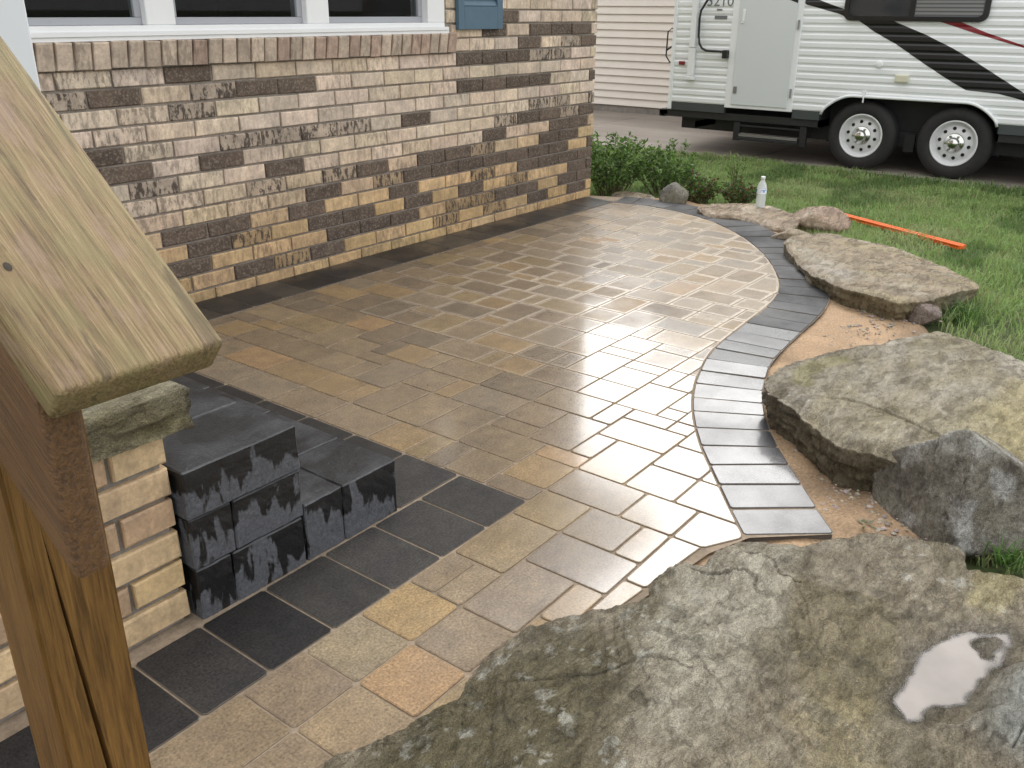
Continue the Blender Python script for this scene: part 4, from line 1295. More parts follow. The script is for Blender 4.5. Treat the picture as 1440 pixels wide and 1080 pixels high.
C = lerp_c(C, (0.20, 0.175, 0.08), sstep(0.02, 0.08, poly_sd(x, y, [(2.2, 0.27), (2.05, 0.27), (1.90, 0.22), (1.93, 0.10), (2.2, 0.0)]) + 0.05 * fbm(x * 12, y * 12, octv=5, seed=70)) * 0.6)
C *= (1 - 0.45 * np.exp(-(np.minimum(0, poly_sd(x, y, PUD) + 0.01) / 0.022) ** 2))[:, None]
C = C * np.array([[1.28, 1.30, 1.36]])
rock_obj('flat_boulder', V, F, C, (1.4, 0.42, 0.0), 'broad flat mottled stone slab holding a puddle, nearest the camera', 'boulder')

# water lying in the hollow
WZ = 0.0435
pxs, pys, pf_ = grid(1.44, 1.96, 130, 0.05, 0.29, 90)
dpt = WZ - topF(pxs, pys)
inw = poly_sd(pxs, pys, PUD) > -0.045
dpt = np.where(inw, dpt, -1.0)
keepf = (dpt[pf_] > -0.0015).all(axis=1)
pf_ = pf_[keepf]
used = np.unique(pf_); remap = np.full(len(pxs), -1); remap[used] = np.arange(len(used))
pcen = np.array([1.70, 0.165, WZ])
me = np_mesh('puddle', np.stack([pxs, pys, np.full(len(pxs), WZ)], 1)[used] - pcen[None], remap[pf_], True)
dd2 = sstep(0.0002, 0.0042, dpt[used])
set_col(me, np.stack([dd2, dd2, dd2], 1))
M_WATER, n, l, b = nmat('sky_tinted_rain_water')
tcw = N(n, 'ShaderNodeNewGeometry'); tw = N(n, 'ShaderNodeTexNoise', Scale=7.0, Detail=4.0); l.new(tcw.outputs['Position'], tw.inputs['Vector'])
rw = ramp(n, [(0.35, (0.17, 0.15, 0.135)), (0.7, (0.25, 0.225, 0.205))]); l.new(tw.outputs['Fac'], rw.inputs[0]); l.new(rw.outputs[0], b.inputs['Base Color'])  # pale base colour stands in for the bright sky reflected in the water
b.inputs['Roughness'].default_value = 0.03; b.inputs['IOR'].default_value = 1.333
out_ = [q for q in n if q.type == 'OUTPUT_MATERIAL'][0]
atw = N(n, 'ShaderNodeAttribute', attribute_name='Col')
wcl = N(n, 'ShaderNodeBsdfTransparent'); wcl.inputs[0].default_value = (0.8, 0.77, 0.72, 1)
wgl = N(n, 'ShaderNodeBsdfGlossy'); wgl.inputs['Roughness'].default_value = 0.03
wfr = N(n, 'ShaderNodeFresnel'); wfr.inputs[0].default_value = 1.333
wm1 = N(n, 'ShaderNodeMixShader'); l.new(wfr.outputs[0], wm1.inputs[0]); l.new(wcl.outputs[0], wm1.inputs[1]); l.new(wgl.outputs[0], wm1.inputs[2])
wm2 = N(n, 'ShaderNodeMixShader'); l.new(atw.outputs['Fac'], wm2.inputs[0]); l.new(wm1.outputs[0], wm2.inputs[1]); l.new(b.outputs[0], wm2.inputs[2])
l.new(wm2.outputs[0], out_.inputs[0])
pud = link('puddle', me, M_WATER, None, tuple(pcen))
tag(pud, 'shallow pale puddle of rain water in the hollow of the near slab', 'puddle')

# ---------------------------------------------------------------- slab at the right of the patio
SLAB2 = [(2.690, 0.975), (2.774, 1.020), (2.907, 1.030), (3.065, 0.995), (3.227, 0.931), (3.365, 0.844), (3.496, 0.809), (3.605, 0.781), (3.77, 0.743), (3.815, 0.7), (3.744, 0.578), (3.634, 0.481), (3.557, 0.372), (3.352, 0.12), (3.1, -0.25), (2.72, -0.22), (2.60, 0.05), (2.52, 0.25), (2.47, 0.43), (2.44, 0.569), (2.430, 0.649), (2.491, 0.723), (2.591, 0.849)]
def top2(x, y):
    z = 0.140 + 0.020 * fbm(x * 1.6, y * 1.6, octv=4, seed=71) + 0.004 * fbm(x * 12, y * 12, octv=4, seed=72) + 0.0022 * fbm(x * 40, y * 40, octv=3, seed=74)
    z = z + 0.008 * terr(fbm(x * 1.6 + 3, y * 2.2, octv=4, seed=73), 4)
    # curved trough and a long lifted flake
    tr_ = [(2.78, 0.90), (2.86, 0.93), (2.98, 0.92), (3.10, 0.87), (3.24, 0.78), (3.30, 0.73)]
    z = z - 0.013 * (1 - sstep(0.0, 0.045, line_d(x, y, tr_)))
    fl = [(2.70, 0.80), (2.74, 0.70), (2.70, 0.58), (2.64, 0.46), (2.60, 0.36)]
    df = line_d(x + 0.01 * fbm(x * 9, y * 9, octv=3, seed=75), y, fl)
    z = z - 0.006 * (1 - sstep(0.0, 0.006, df))
    z = z + 0.005 * sstep(0.0, 0.012, poly_sd(x + 0.01 * fbm(x * 9, y * 9, octv=3, seed=75), y, fl + [(2.9, 0.2), (3.4, 0.4), (3.3, 0.7), (2.95, 0.85)]))
    z = z - 0.05 * sstep(3.3, 3.85, x) - 0.02 * sstep(0.5, 0.0, y)
    z = z - 0.03 * (1 - sstep(0, 0.10, poly_sd(x, y, [(2.36, 0.163), (2.34, 0.326), (2.375, 0.483), (2.43, 0.65), (2.75, 0.6), (2.8, 0.0)])) ) * 0
    return z
V, F, nt = slab_arrays(SLAB2, -0.07, top2, ang=640, rings=190, side=26, seed=70, edge=0.030, rough=0.030, jag=0.016, undercut=0.030, center=(2.95, 0.48))
x, y, z = V.T
C = rock_color(V, 77, (0.24, 0.215, 0.165), (0.13, 0.11, 0.07), (0.215, 0.185, 0.085), (0.32, 0.30, 0.25), 0.35, (1.0, 2.6))
C = lerp_c(C, (0.29, 0.25, 0.115), sstep(-0.02, 0.16, poly_sd(x, y, [(2.3, 0.55), (2.6, 0.45), (2.95, 0.45), (3.3, 0.35), (3.3, 0.0), (2.4, -0.1)]) + 0.10 * fbm(x * 6, y * 6, octv=4, seed=78)) * 0.75)
C = lerp_c(C, (0.17, 0.155, 0.05), (1 - sstep(0.02, 0.05, line_d(x, y, [(2.78, 0.90), (2.86, 0.93), (2.98, 0.92), (3.10, 0.87)]))) * 0.7)
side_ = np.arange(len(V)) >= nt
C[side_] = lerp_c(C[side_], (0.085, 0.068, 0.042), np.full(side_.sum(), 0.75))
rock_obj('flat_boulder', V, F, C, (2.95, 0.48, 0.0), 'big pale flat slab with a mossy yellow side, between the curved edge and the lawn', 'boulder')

# ---------------------------------------------------------------- slab further back beside the lawn
SLAB3 = [(4.90, 1.80), (5.10, 1.81), (5.27, 1.702), (5.232, 1.524), (5.178, 1.271), (5.001, 1.005), (4.805, 0.857), (4.650, 0.735), (4.50, 0.765), (4.228, 0.877), (4.125, 0.955), (4.160, 1.053), (4.185, 1.156), (4.215, 1.245), (4.265, 1.328), (4.427, 1.475), (4.65, 1.624)]
def top3(x, y):
    z = 0.072 + 0.012 * fbm(x * 2, y * 2, octv=4, seed=81) + 0.003 * fbm(x * 14, y * 14, octv=4, seed=82)
    z = z + 0.016 * terr(fbm(x * 2.2, y * 1.4, octv=4, seed=83), 4)
    z = z - 0.035 * sstep(1.30, 1.75, y) * sstep(5.0, 4.6, x)
    return z
V, F, nt = slab_arrays(SLAB3, -0.09, top3, ang=420, rings=110, side=20, seed=80, edge=0.012, rough=0.018, jag=0.012, undercut=0.03)
x, y, z = V.T
C = rock_color(V, 85, (0.27, 0.22, 0.15), (0.17, 0.13, 0.08), (0.25, 0.215, 0.10), (0.36, 0.335, 0.28), 0.4, (2.2, 1.0))
C = lerp_c(C, (0.38, 0.36, 0.33), sstep(0.0, 0.12, poly_sd(x, y, [(4.2, 1.2), (4.5, 1.2), (4.75, 1.5), (4.6, 1.62), (4.3, 1.38)]) + 0.06 * fbm(x * 9, y * 9, octv=4, seed=86)) * 0.6)
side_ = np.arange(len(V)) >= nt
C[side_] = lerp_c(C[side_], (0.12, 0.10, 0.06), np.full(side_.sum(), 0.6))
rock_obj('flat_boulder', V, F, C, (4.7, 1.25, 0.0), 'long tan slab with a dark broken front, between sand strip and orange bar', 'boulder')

# low ledge stone that carries the bottle
BST = [(5.66, 2.72), (5.867, 2.64), (6.02, 2.47), (6.02, 2.27), (5.80, 2.05), (5.50, 1.985), (5.50, 2.13), (5.58, 2.372), (5.53, 2.56)]
V, F, nt = slab_arrays(BST, -0.09, lambda x, y: 0.030 + 0.010 * fbm(x * 4, y * 4, octv=4, seed=91) + 0.010 * terr(fbm(x * 5, y * 3, octv=3, seed=92), 3) - 0.03 * sstep(5.62, 5.50, x), ang=240, rings=50, side=14, seed=90, edge=0.014, rough=0.014, jag=0.012, undercut=0.02)
rock_obj('ledge_stone', V, F, rock_color(V, 93, (0.30, 0.235, 0.165), (0.17, 0.12, 0.08), (0.24, 0.2, 0.1), (0.40, 0.35, 0.28), 0.3), (5.78, 2.35, 0.0), 'low tan ledge stone with the water bottle standing on it', 'rock')

def rock(name, c, ext, seed, label, base, dark, moss=(0.2, 0.18, 0.08), pale=(0.33, 0.31, 0.27), mossamt=0.3, rot=0.0, **kw):
    P, F, D = angular_rock(c, ext, seed, rot=rot, **kw)
    return rock_obj(name, P, F, rock_color(P, seed, base, dark, moss, pale, mossamt), (c[0], c[1], c[2] - ext[2]), label)
# grey boulder leaning in the gap between the two big slabs
B_C = (2.480, 0.275, 0.070)
P, F, D = angular_rock(B_C, (0.25, 0.20, 0.23), 105, 0, 0.045, 240, 140, rot=math.radians(-53), k=55.0,
                       extra=[(-0.90, -0.22, 0.30, 0.66), (0.06, -0.90, 0.42, 0.66), (0.56, 0.02, 0.82, 0.50), (-0.15, 0.55, 0.82, 0.72), (0.1, 0.9, 0.2, 0.85), (0.97, -0.15, -0.1, 0.95), (0.62, -0.72, 0.1, 0.86), (0.1, -0.6, -0.8, 0.8), (0.0, 0.0, -1.0, 0.8)])
gx_ = fbm(P[:, 0] * 55, P[:, 1] * 55, P[:, 2] * 12, octv=3, seed=107)
C = rock_color(P, 108, (0.18, 0.17, 0.145), (0.085, 0.075, 0.06), (0.15, 0.13, 0.075), (0.30, 0.305, 0.285), 0.45)
C = lerp_c(C, (0.045, 0.045, 0.042), sstep(0.28, 0.42, gx_) * 0.4)
C = lerp_c(C, (0.40, 0.41, 0.41), sstep(0.10, 0.4, fbm(P[:, 0] * 13, P[:, 1] * 13, P[:, 2] * 13, octv=4, seed=109)) * 0.5)
P = P - (P - np.array(B_C)) * (0.02 * sstep(0.25, 0.45, gx_))[:, None]
rock_obj('grey_boulder', P, F, C, (2.47, 0.335, -0.09), 'angular dark grey boulder wedged between the two large slabs', 'boulder')
rock('round_rock', (5.84, 1.96, 0.005), (0.19, 0.125, 0.085), 111, 'rounded pinkish tan rock in front of the orange bar end', (0.30, 0.215, 0.165), (0.16, 0.10, 0.075), pale=(0.42, 0.35, 0.28), mossamt=0.15, rot=math.radians(-53), rough=0.03)
rock('small_rock', (5.32, 1.92, -0.005), (0.12, 0.07, 0.045), 113, 'small tan rock at the far end of the long slab', (0.27, 0.22, 0.15), (0.14, 0.11, 0.07), rot=math.radians(-53))
rock('small_rock', (4.215, 0.855, 0.005), (0.075, 0.055, 0.045), 117, 'small purplish brown rock tucked between the two flat slabs', (0.16, 0.125, 0.115), (0.09, 0.065, 0.06), mossamt=0.1, rot=math.radians(-50))
rock('round_rock', (5.90, 3.03, 0.02), (0.135, 0.10, 0.095), 119, 'dark grey rounded rock at the patio edge below the shrub', (0.12, 0.115, 0.10), (0.06, 0.055, 0.048), pale=(0.2, 0.195, 0.18), mossamt=0.3, rot=math.radians(-53), rough=0.03)
rock('flat_rock', (5.92, 3.37, -0.03), (0.19, 0.10, 0.045), 123, 'low flat brown stone under the shrub near the house corner', (0.26, 0.215, 0.16), (0.13, 0.1, 0.07), mossamt=0.2, rot=math.radians(-60))

# ---------------------------------------------------------------- gravel between the rocks
gv, gf_, gc = [], [], []
def pebble(cx, cy, cz, s, col):
    n = len(gv)
    ic = [(0, 0, 1), (0.89, 0, 0.25), (0.28, 0.85, 0.25), (-0.72, 0.53, 0.25), (-0.72, -0.53, 0.25), (0.28, -0.85, 0.25), (0, 0, -0.6)]
    a = random.uniform(0, 6.28); e = random.uniform(0.6, 1.0)
    for p in ic:
        q = (p[0] * s * random.uniform(.8, 1.2), p[1] * s * e * random.uniform(.8, 1.2), p[2] * s * 0.7)
        gv.append((cx + q[0] * math.cos(a) - q[1] * math.sin(a), cy + q[0] * math.sin(a) + q[1] * math.cos(a), cz + q[2])); gc.append((*col, 1))
    for k in range(5):
        gf_.append((n, n + 1 + k, n + 1 + (k + 1) % 5)); gf_.append((n + 6, n + 1 + (k + 1) % 5, n + 1 + k))
for (cx, cy, sx, sy, nn) in ((4.27, 1.06, 0.05, 0.13, 170), (5.50, 2.28, 0.05, 0.20, 200), (5.30, 1.98, 0.08, 0.06, 70), (2.40, 0.60, 0.04, 0.05, 90), (2.33, 0.45, 0.04, 0.08, 70), (2.62, 0.86, 0.05, 0.06, 90), (3.4, 0.98, 0.20, 0.07, 130), (4.0, 1.02, 0.14, 0.07, 120), (4.55, 1.33, 0.12, 0.08, 90), (5.0, 1.7, 0.12, 0.08, 90)):
    for i in range(nn):
        g_ = random.uniform(0.20, 0.42)
        pebble(random.gauss(cx, sx), random.gauss(cy, sy), -0.022, random.uniform(0.004, 0.011), (g_, g_ * random.uniform(0.8, 0.92), g_ * random.uniform(0.62, 0.85)))
me = bpy.data.meshes.new('gravel'); me.from_pydata(gv, [], gf_); me.update(); set_col(me, gc)
tag(link('gravel', me, M_GRAVEL), 'loose brown and grey gravel at the foot of the slabs', 'gravel', kind='stuff')

# ---------------------------------------------------------------- water bottle
bo = (5.915, 2.375, 0.033)
bott = empty('water_bottle', bo)
M_PET, n, l, b = nmat('clear_plastic')
b.inputs['Base Color'].default_value = (0.93, 0.97, 0.98, 1); b.inputs['Roughness'].default_value = 0.12; b.inputs['IOR'].default_value = 1.33
b.inputs['Transmission Weight'].default_value = 0.55
MB().lathe([(0.0, 0.0), (0.024, 0.0), (0.031, 0.004), (0.0325, 0.02), (0.031, 0.035), (0.0325, 0.05), (0.031, 0.065), (0.0325, 0.08), (0.0325, 0.092), (0.0325, 0.128), (0.031, 0.140), (0.024, 0.158), (0.0145, 0.176), (0.0125, 0.184), (0.0125, 0.19)], 24, bo).obj('bottle_body', M_PET, bott, smooth=True)
MB().lathe([(0.0, 0.206), (0.014, 0.206), (0.0148, 0.204), (0.0148, 0.189), (0.0125, 0.189)], 20, bo, flip=True).obj('cap', M_WHITE, bott, smooth=True)
M_LABEL, n, l, b = nmat('bottle_label')
tc_ = N(n, 'ShaderNodeTexCoord'); sxyz = N(n, 'ShaderNodeSeparateXYZ'); l.new(tc_.outputs['Object'], sxyz.inputs[0])
rl = ramp(n, [(0.0, (0.75, 0.8, 0.85)), (0.30, (0.75, 0.8, 0.85)), (0.34, (0.10, 0.25, 0.55)), (0.80, (0.12, 0.3, 0.6)), (0.84, (0.78, 0.82, 0.86))])
l.new(mth(n, l, 'MULTIPLY_ADD', sxyz.outputs[2], 25.0, -2.25), rl.inputs[0])
wv = N(n, 'ShaderNodeTexNoise', Scale=55.0, Detail=2.0); l.new(tc_.outputs['Object'], wv.inputs['Vector'])
rv2 = ramp(n, [(0.5, 0.0), (0.56, 1.0)]); l.new(wv.outputs['Fac'], rv2.inputs[0])
l.new(mix(n, l, rl.outputs[0], (0.78, 0.83, 0.88), rv2.outputs[0]), b.inputs['Base Color'])
MB().lathe([(0.0331, 0.093), (0.0331, 0.127)], 24, bo).obj('paper_label', M_LABEL, bott, smooth=True)
tag(bott, 'clear plastic water bottle with white cap and blue and white label', 'bottle')

# ---------------------------------------------------------------- orange bar lying on the grass
A, B_ = Vector((6.560, 2.045, 0)), Vector((5.955, 1.080, 0))
dl = (B_ - A).normalized(); sd_ = Vector((-dl.y, dl.x, 0))
zA, zB = float(lawn_z(np.array([A.x]), np.array([A.y]))[0]) + 0.022, float(lawn_z(np.array([B_.x]), np.array([B_.y]))[0]) + 0.020
prof = [(-0.030, 0.0), (0.030, 0.0), (0.030, 0.008), (0.022, 0.011), (0.022, 0.014), (0.030, 0.017), (0.030, 0.024), (0.013, 0.024), (0.009, 0.019), (-0.009, 0.019), (-0.013, 0.024), (-0.030, 0.024), (-0.030, 0.017), (-0.022, 0.014), (-0.022, 0.011), (-0.030, 0.008)]
lv, lf = [], []
for (P, zz) in ((A, zA), (B_, zB)):
    for (s_, h) in prof: lv.append((P.x + sd_.x * s_, P.y + sd_.y * s_, zz + h))
npf = len(prof)
for i in range(npf): lf.append((i, (i + 1) % npf, npf + (i + 1) % npf, npf + i))
lf += [tuple(range(npf - 1, -1, -1)), tuple(range(npf, 2 * npf))]
bar = mk('orange_bar', lv, lf, M_ORANGE, None, ((A.x + B_.x) / 2, (A.y + B_.y) / 2, (zA + zB) / 2))
tag(bar, 'long bright orange straight bar lying on the grass', 'bar')

# ================================================================ TRAVEL TRAILER ON THE DRIVEWAY
RX = 9.50
GZ = -0.22
rv = empty('travel_trailer', (10.7, 1.4, GZ))
Y0, Y1, RT = -2.30, 5.02, 2.55      # front, rear, roof
YA, YBb = 1.641, 3.276               # wheel arch
def low(y):
    """lower edge of the side skin, rising over the wheels"""
    zb_ = 0.325
    if YA < y < YBb:
        e = min(y - YA, YBb - y)
        t = min(1, e / 0.30)
        return zb_ + (0.492 - zb_) * math.sin(t * math.pi / 2) ** 0.8
    return zb_
pz = []      # corrugated profile (z, x offset)
z = 0.325
while z < RT - 0.05:
    for dz, dx in ((0.0, -0.006), (0.012, 0.0), (0.048, 0.0), (0.058, -0.006), (0.064, -0.008)): pz.append((z + dz, dx))
    z += 0.0755
pz.append((RT, -0.006))
ysamp = sorted(set([round(v, 4) for v in list(np.linspace(Y0, YA, 12)) + list(np.linspace(YA, YA + 0.32, 18)) + list(np.linspace(YA + 0.32, YBb - 0.32, 8)) + list(np.linspace(YBb - 0.32, YBb, 18)) + list(np.linspace(YBb, Y1, 8))]))
vv, ff = [], []
for y_ in ysamp:
    lo = low(y_)
    for (z_, dx) in pz: vv.append((RX - dx, y_, max(z_, lo)))
npz = len(pz)
for i in range(len(ysamp) - 1):
    for k in range(npz - 1):
        a, b_, c, d = i * npz + k, i * npz + k + 1, (i + 1) * npz + k + 1, (i + 1) * npz + k
        if vv[a][2] < vv[b_][2] - 1e-5 or vv[d][2] < vv[c][2] - 1e-5: ff.append((a, b_, c, d))
skin = mk('side_skin', vv, ff, M_RVWHITE, rv)
# body shell: roof, far side, front, rear
MB().add([(RX + 0.014, Y0, 0.325), (RX + 2.4, Y0, 0.325), (RX + 2.4, Y1, 0.325), (RX + 0.014, Y1, 0.325), (RX + 0.014, Y0, RT), (RX + 2.4, Y0, RT), (RX + 2.4, Y1, RT), (RX + 0.014, Y1, RT), (RX + 1.2, Y0, RT + 0.06), (RX + 1.2, Y1, RT + 0.06)],
         [(0, 1, 5, 8, 4), (1, 2, 6, 5), (2, 3, 7, 9, 6), (4, 8, 9, 7), (8, 5, 6, 9)]).obj('body_shell', M_RVWHITE, rv)
MB().box(RX - 0.012, RX + 0.016, Y1 - 0.030, Y1 + 0.012, 0.245, RT).obj('corner_trim', M_RVWHITE, rv, bevel=0.005, seg=1)
# dark skirt rail and chassis
for a, b_ in ((4.345, Y1 - 0.031), (YBb + 0.02, 3.585), (Y0, YA - 0.02)):
    MB().box(RX + 0.004, RX + 0.05, a, b_, 0.238, 0.324).obj('skirt', M_RVGREY, rv)
MB().box(RX + 0.02, RX + 2.38, YBb + 0.01, Y1 + 0.10, 0.165, 0.237).box(RX + 0.02, RX + 2.38, Y0, YA - 0.01, 0.165, 0.237).obj('floor_frame', M_RVDARK, rv)
MB().box(RX + 0.25, RX + 0.34, Y0 - 1.0, Y1 - 0.05, 0.02, 0.164).box(RX + 2.06, RX + 2.15, Y0 - 1.0, Y1 - 0.05, 0.02, 0.164).box(RX + 0.34, RX + 2.06, 3.9, 4.0, 0.04, 0.16).obj('chassis', M_RVDARK, rv)
MB().box(RX + 0.02, RX + 0.10, Y1 + 0.012, Y1 + 0.13, 0.17, 0.236).box(RX + 0.02, RX + 2.38, Y1 + 0.05, Y1 + 0.13, 0.155, 0.235).obj('bumper', M_RVDARK, rv, bevel=0.01)
MB().add(*bx(RX + 0.30, RX + 0.55, 4.45, 4.78, 0.06, 0.16)).add([(RX + 0.25, 4.55, 0.09), (RX + 0.25, 4.80, 0.03), (RX + 0.45, 4.80, 0.03), (RX + 0.45, 4.55, 0.09), (RX + 0.25, 4.55, 0.16), (RX + 0.25, 4.80, 0.10), (RX + 0.45, 4.80, 0.10), (RX + 0.45, 4.55, 0.16)], bf).obj('stabiliser_jack', M_RVDARK, rv)
# wheel well lining
MB().box(RX + 0.30, RX + 0.32, YA - 0.02, YBb + 0.02, 0.0, 0.52).box(RX + 0.004, RX + 0.30, YA, YBb, 0.497, 0.515).box(RX + 0.02, RX + 0.30, YA - 0.03, YA - 0.01, 0.16, 0.40).box(RX + 0.02, RX + 0.30, YBb + 0.01, YBb + 0.03, 0.16, 0.40).obj('wheel_well', M_RVDARK, rv)
fp = [(RX - 0.008, YBb + 0.004, 0.30)] + [(RX - 0.010, y_, low(y_) + 0.004) for y_ in np.concatenate([np.linspace(YBb - 0.01, YBb - 0.30, 12), np.linspace(YA + 0.30, YA + 0.01, 12)])] + [(RX - 0.008, YA - 0.004, 0.30)]
MB().tube(fp, 0.014, 8).obj('fender_trim', M_RVWHITE, rv, smooth=True)
# door
MB().box(RX - 0.012, RX + 0.02, 3.590, 4.345, 0.300, 2.22).obj('door_frame', M_RVWHITE, rv, bevel=0.004, seg=1)
door = MB().box(RX - 0.024, RX - 0.0125, 3.645, 4.268, 0.335, 2.17).obj('door', M_RVDOOR, rv, bevel=0.006)
MB().box(RX - 0.036, RX - 0.0245, 4.195, 4.222, 1.165, 1.285).box(RX - 0.036, RX - 0.0245, 4.20, 4.232, 1.150, 1.164).obj('door_handle', M_WHITE, door, bevel=0.003, seg=1)
MB().box(RX - 0.034, RX - 0.0245, 4.210, 4.250, 0.455, 0.525).obj('door_catch', M_STEEL, door, bevel=0.003, seg=1)
for z0 in (0.44, 1.10, 1.80):
    MB().tube([(RX - 0.022, 3.617, z0), (RX - 0.022, 3.617, z0 + 0.09)], 0.010, 8).obj('hinge', M_STEEL, door)
# entry step frame hanging under the door
MB().box(RX + 0.03, RX + 0.08, 4.16, 4.23, -0.04, 0.16).box(RX + 0.03, RX + 0.08, 3.42, 3.49, -0.04, 0.16).box(RX - 0.02, RX + 0.24, 3.49, 4.16, -0.025, 0.005).box(RX + 0.03, RX + 0.08, 3.49, 4.16, 0.11, 0.13).obj('entry_step', M_RVDARK, rv, bevel=0.004, seg=1)
MB().box(RX + 0.00, RX + 0.02, 3.50, 4.15, 0.012, 0.04).obj('step_tread', M_STEEL, rv)
# awning arm
MB().box(RX - 0.052, RX - 0.012, 4.735, 4.800, 0.90, 2.45).obj('awning_arm', M_RVWHITE, rv, bevel=0.006)
MB().box(RX - 0.046, RX - 0.012, 4.728, 4.806, 0.61, 0.897).box(RX - 0.06, RX - 0.0, 4.72, 4.815, 0.565, 0.605).obj('awning_foot', M_RVWHITE, rv, bevel=0.005)
# black folding grab handle
hp = [(RX - 0.03, 4.45, 1.62), (RX - 0.045, 4.56, 1.46)] + [(RX - 0.05, 4.685 - 0.10 * (1 - math.cos(t)) * 0 - 0.0, 1.30 - 0.0) for t in ()] + [(RX - 0.05, 4.64, 1.35), (RX - 0.05, 4.690, 1.27), (RX - 0.05, 4.700, 1.20), (RX - 0.05, 4.695, 1.02), (RX - 0.05, 4.680, 0.945), (RX - 0.05, 4.645, 0.895), (RX - 0.05, 4.59, 0.872), (RX - 0.05, 4.40, 0.868)]
gh = MB().tube(hp, 0.0125, 8).obj('grab_handle', M_RVBLACK, rv, smooth=True)
MB().box(RX - 0.06, RX - 0.005, 4.345, 4.405, 0.80, 0.885).obj('handle_bracket', M_RVBLACK, gh, bevel=0.008)
# marker light, round lock, utility box
MB().box(RX - 0.024, RX - 0.002, 4.855, 4.925, 0.715, 0.755).obj('marker_light', M_REDLENS, rv, bevel=0.006)
MB().lathe([(0.0, -0.016), (0.026, -0.016), (0.032, -0.012), (0.034, 0.0), (0.034, 0.012)], 20, (RX, 2.775, 0.80), 'x').obj('round_lock', M_WHITE, rv, smooth=True)
MB().box(RX - 0.030, RX + 0.004, 2.475, 2.605, 0.645, 0.715).obj('outlet_box', M_CREAM, rv, bevel=0.010)
MB().box(RX - 0.016, RX + 0.006, 2.855, 2.895, 0.497, 0.545).tube([(RX - 0.022, 2.875, 0.52), (RX - 0.022, 2.872, 0.44)], 0.007, 6).obj('fender_clip', M_WHITE, rv)
# window
def rrect(y0, y1, z0, z1, r, n=6):
    pts = []
    for (cy, cz, a0) in ((y1 - r, z0 + r, -90), (y1 - r, z1 - r, 0), (y0 + r, z1 - r, 90), (y0 + r, z0 + r, 180)):
        for i in range(n + 1):
            a = math.radians(a0 + 90 * i / n); pts.append((cy + r * math.cos(a), cz + r * math.sin(a)))
    return pts
wo, wi = rrect(1.885, 3.180, 1.190, 2.02, 0.075), rrect(1.930, 3.135, 1.232, 1.978, 0.05)
n_w = len(wo)
vv = [(RX - 0.028, p[0], p[1]) for p in wo] + [(RX - 0.030, p[0], p[1]) for p in wi] + [(RX + 0.006, p[0], p[1]) for p in wo] + [(RX - 0.012, p[0], p[1]) for p in wi]
ff = []
for i in range(n_w):
    j = (i + 1) % n_w
    ff += [(i, n_w + i, n_w + j, j), (2 * n_w + i, i, j, 2 * n_w + j), (n_w + i, 3 * n_w + i, 3 * n_w + j, n_w + j)]
wnd = mk('trailer_window', vv, ff, M_RVBLACK, rv)
MB().box(RX - 0.027, RX - 0.011, 2.525, 2.565, 1.232, 1.978).obj('window_bar', M_RVBLACK, wnd)
mk('pane', [(RX - 0.013, 2.545, 1.23), (RX - 0.013, 3.137, 1.23), (RX - 0.013, 3.137, 1.98), (RX - 0.013, 2.545, 1.98)], [(0, 3, 2, 1)], M_RVGLASS, wnd)
mk('pane', [(RX - 0.0125, 1.928, 1.23), (RX - 0.0125, 2.545, 1.23), (RX - 0.0125, 2.545, 1.98), (RX - 0.0125, 1.928, 1.98)], [(0, 3, 2, 1)], M_BLIND, wnd)
for i in range(22):
    z0 = 1.25 + i * 0.033
    MB().box(RX - 0.0165, RX - 0.0135, 1.94, 2.52, z0, z0 + 0.019).obj('blind_slat', M_STEEL, wnd)
# graphics follow the corrugation: y range given as a function of height
def decal(name, fa, fb, z0, z1, mat):
    zs = sorted([z0, z1] + [q[0] for q in pz if z0 < q[0] < z1])
    prof_z = np.array([q[0] for q in pz]); prof_x = np.array([q[1] for q in pz])
    vv, ff = [], []
    zs2 = []
    for a, b_ in zip(zs[:-1], zs[1:]):
        zs2 += list(np.linspace(a, b_, 3, endpoint=False))
    zs2.append(zs[-1])
    for z_ in zs2:
        dx = float(np.interp(z_, prof_z, prof_x))
        vv += [(RX - dx - 0.0025, fa(z_), z_), (RX - dx - 0.0025, fb(z_), z_)]
    for i in range(len(zs2) - 1): ff.append((2 * i, 2 * i + 1, 2 * i + 3, 2 * i + 2))
    return mk(name, vv, ff, mat, rv)
Lz = [(0.30, 0.80), (0.539, 1.462), (0.575, 1.60), (0.593, 1.706), (0.598, 1.948), (0.701, 2.152), (0.819, 2.363), (0.987, 2.65), (1.091, 2.866), (1.171, 3.0)]
fL = lambda z_: float(np.interp(z_, [0.45, 0.539, 0.566, 0.593, 0.604, 0.701, 0.819, 0.987, 1.091, 1.171, 1.19], [1.15, 1.462, 1.57, 1.706, 1.961, 2.152, 2.363, 2.65, 2.866, 3.0, 3.03]))
fU = lambda z_: float(np.interp(z_, [0.45, 0.606, 0.825, 0.964, 1.081, 1.176, 1.19], [1.15, 1.476, 1.87, 2.138, 2.408, 2.668, 2.70]))
decal('black_swoosh', lambda z_: min(fU(z_), fL(z_) - 0.001), fL, 0.46, 1.19, M_RVBLACK)
decal('black_swoosh', lambda z_: float(np.interp(z_, [1.225, 1.29, 1.36, 1.42], [3.17, 3.18, 3.40, 3.585])), lambda z_: float(np.interp(z_, [1.225, 1.25, 1.335, 1.36, 1.42], [3.172, 3.23, 3.58, 3.586, 3.587])), 1.226, 1.40, M_RVBLACK)
decal('red_stripe', lambda z_: float(np.interp(z_, [0.90, 0.985, 1.10, 1.19], [1.24, 1.50, 1.87, 2.11])), lambda z_: float(np.interp(z_, [0.90, 0.985, 1.10, 1.19], [1.26, 1.56, 1.985, 2.29])), 0.91, 1.19, M_RVRED)
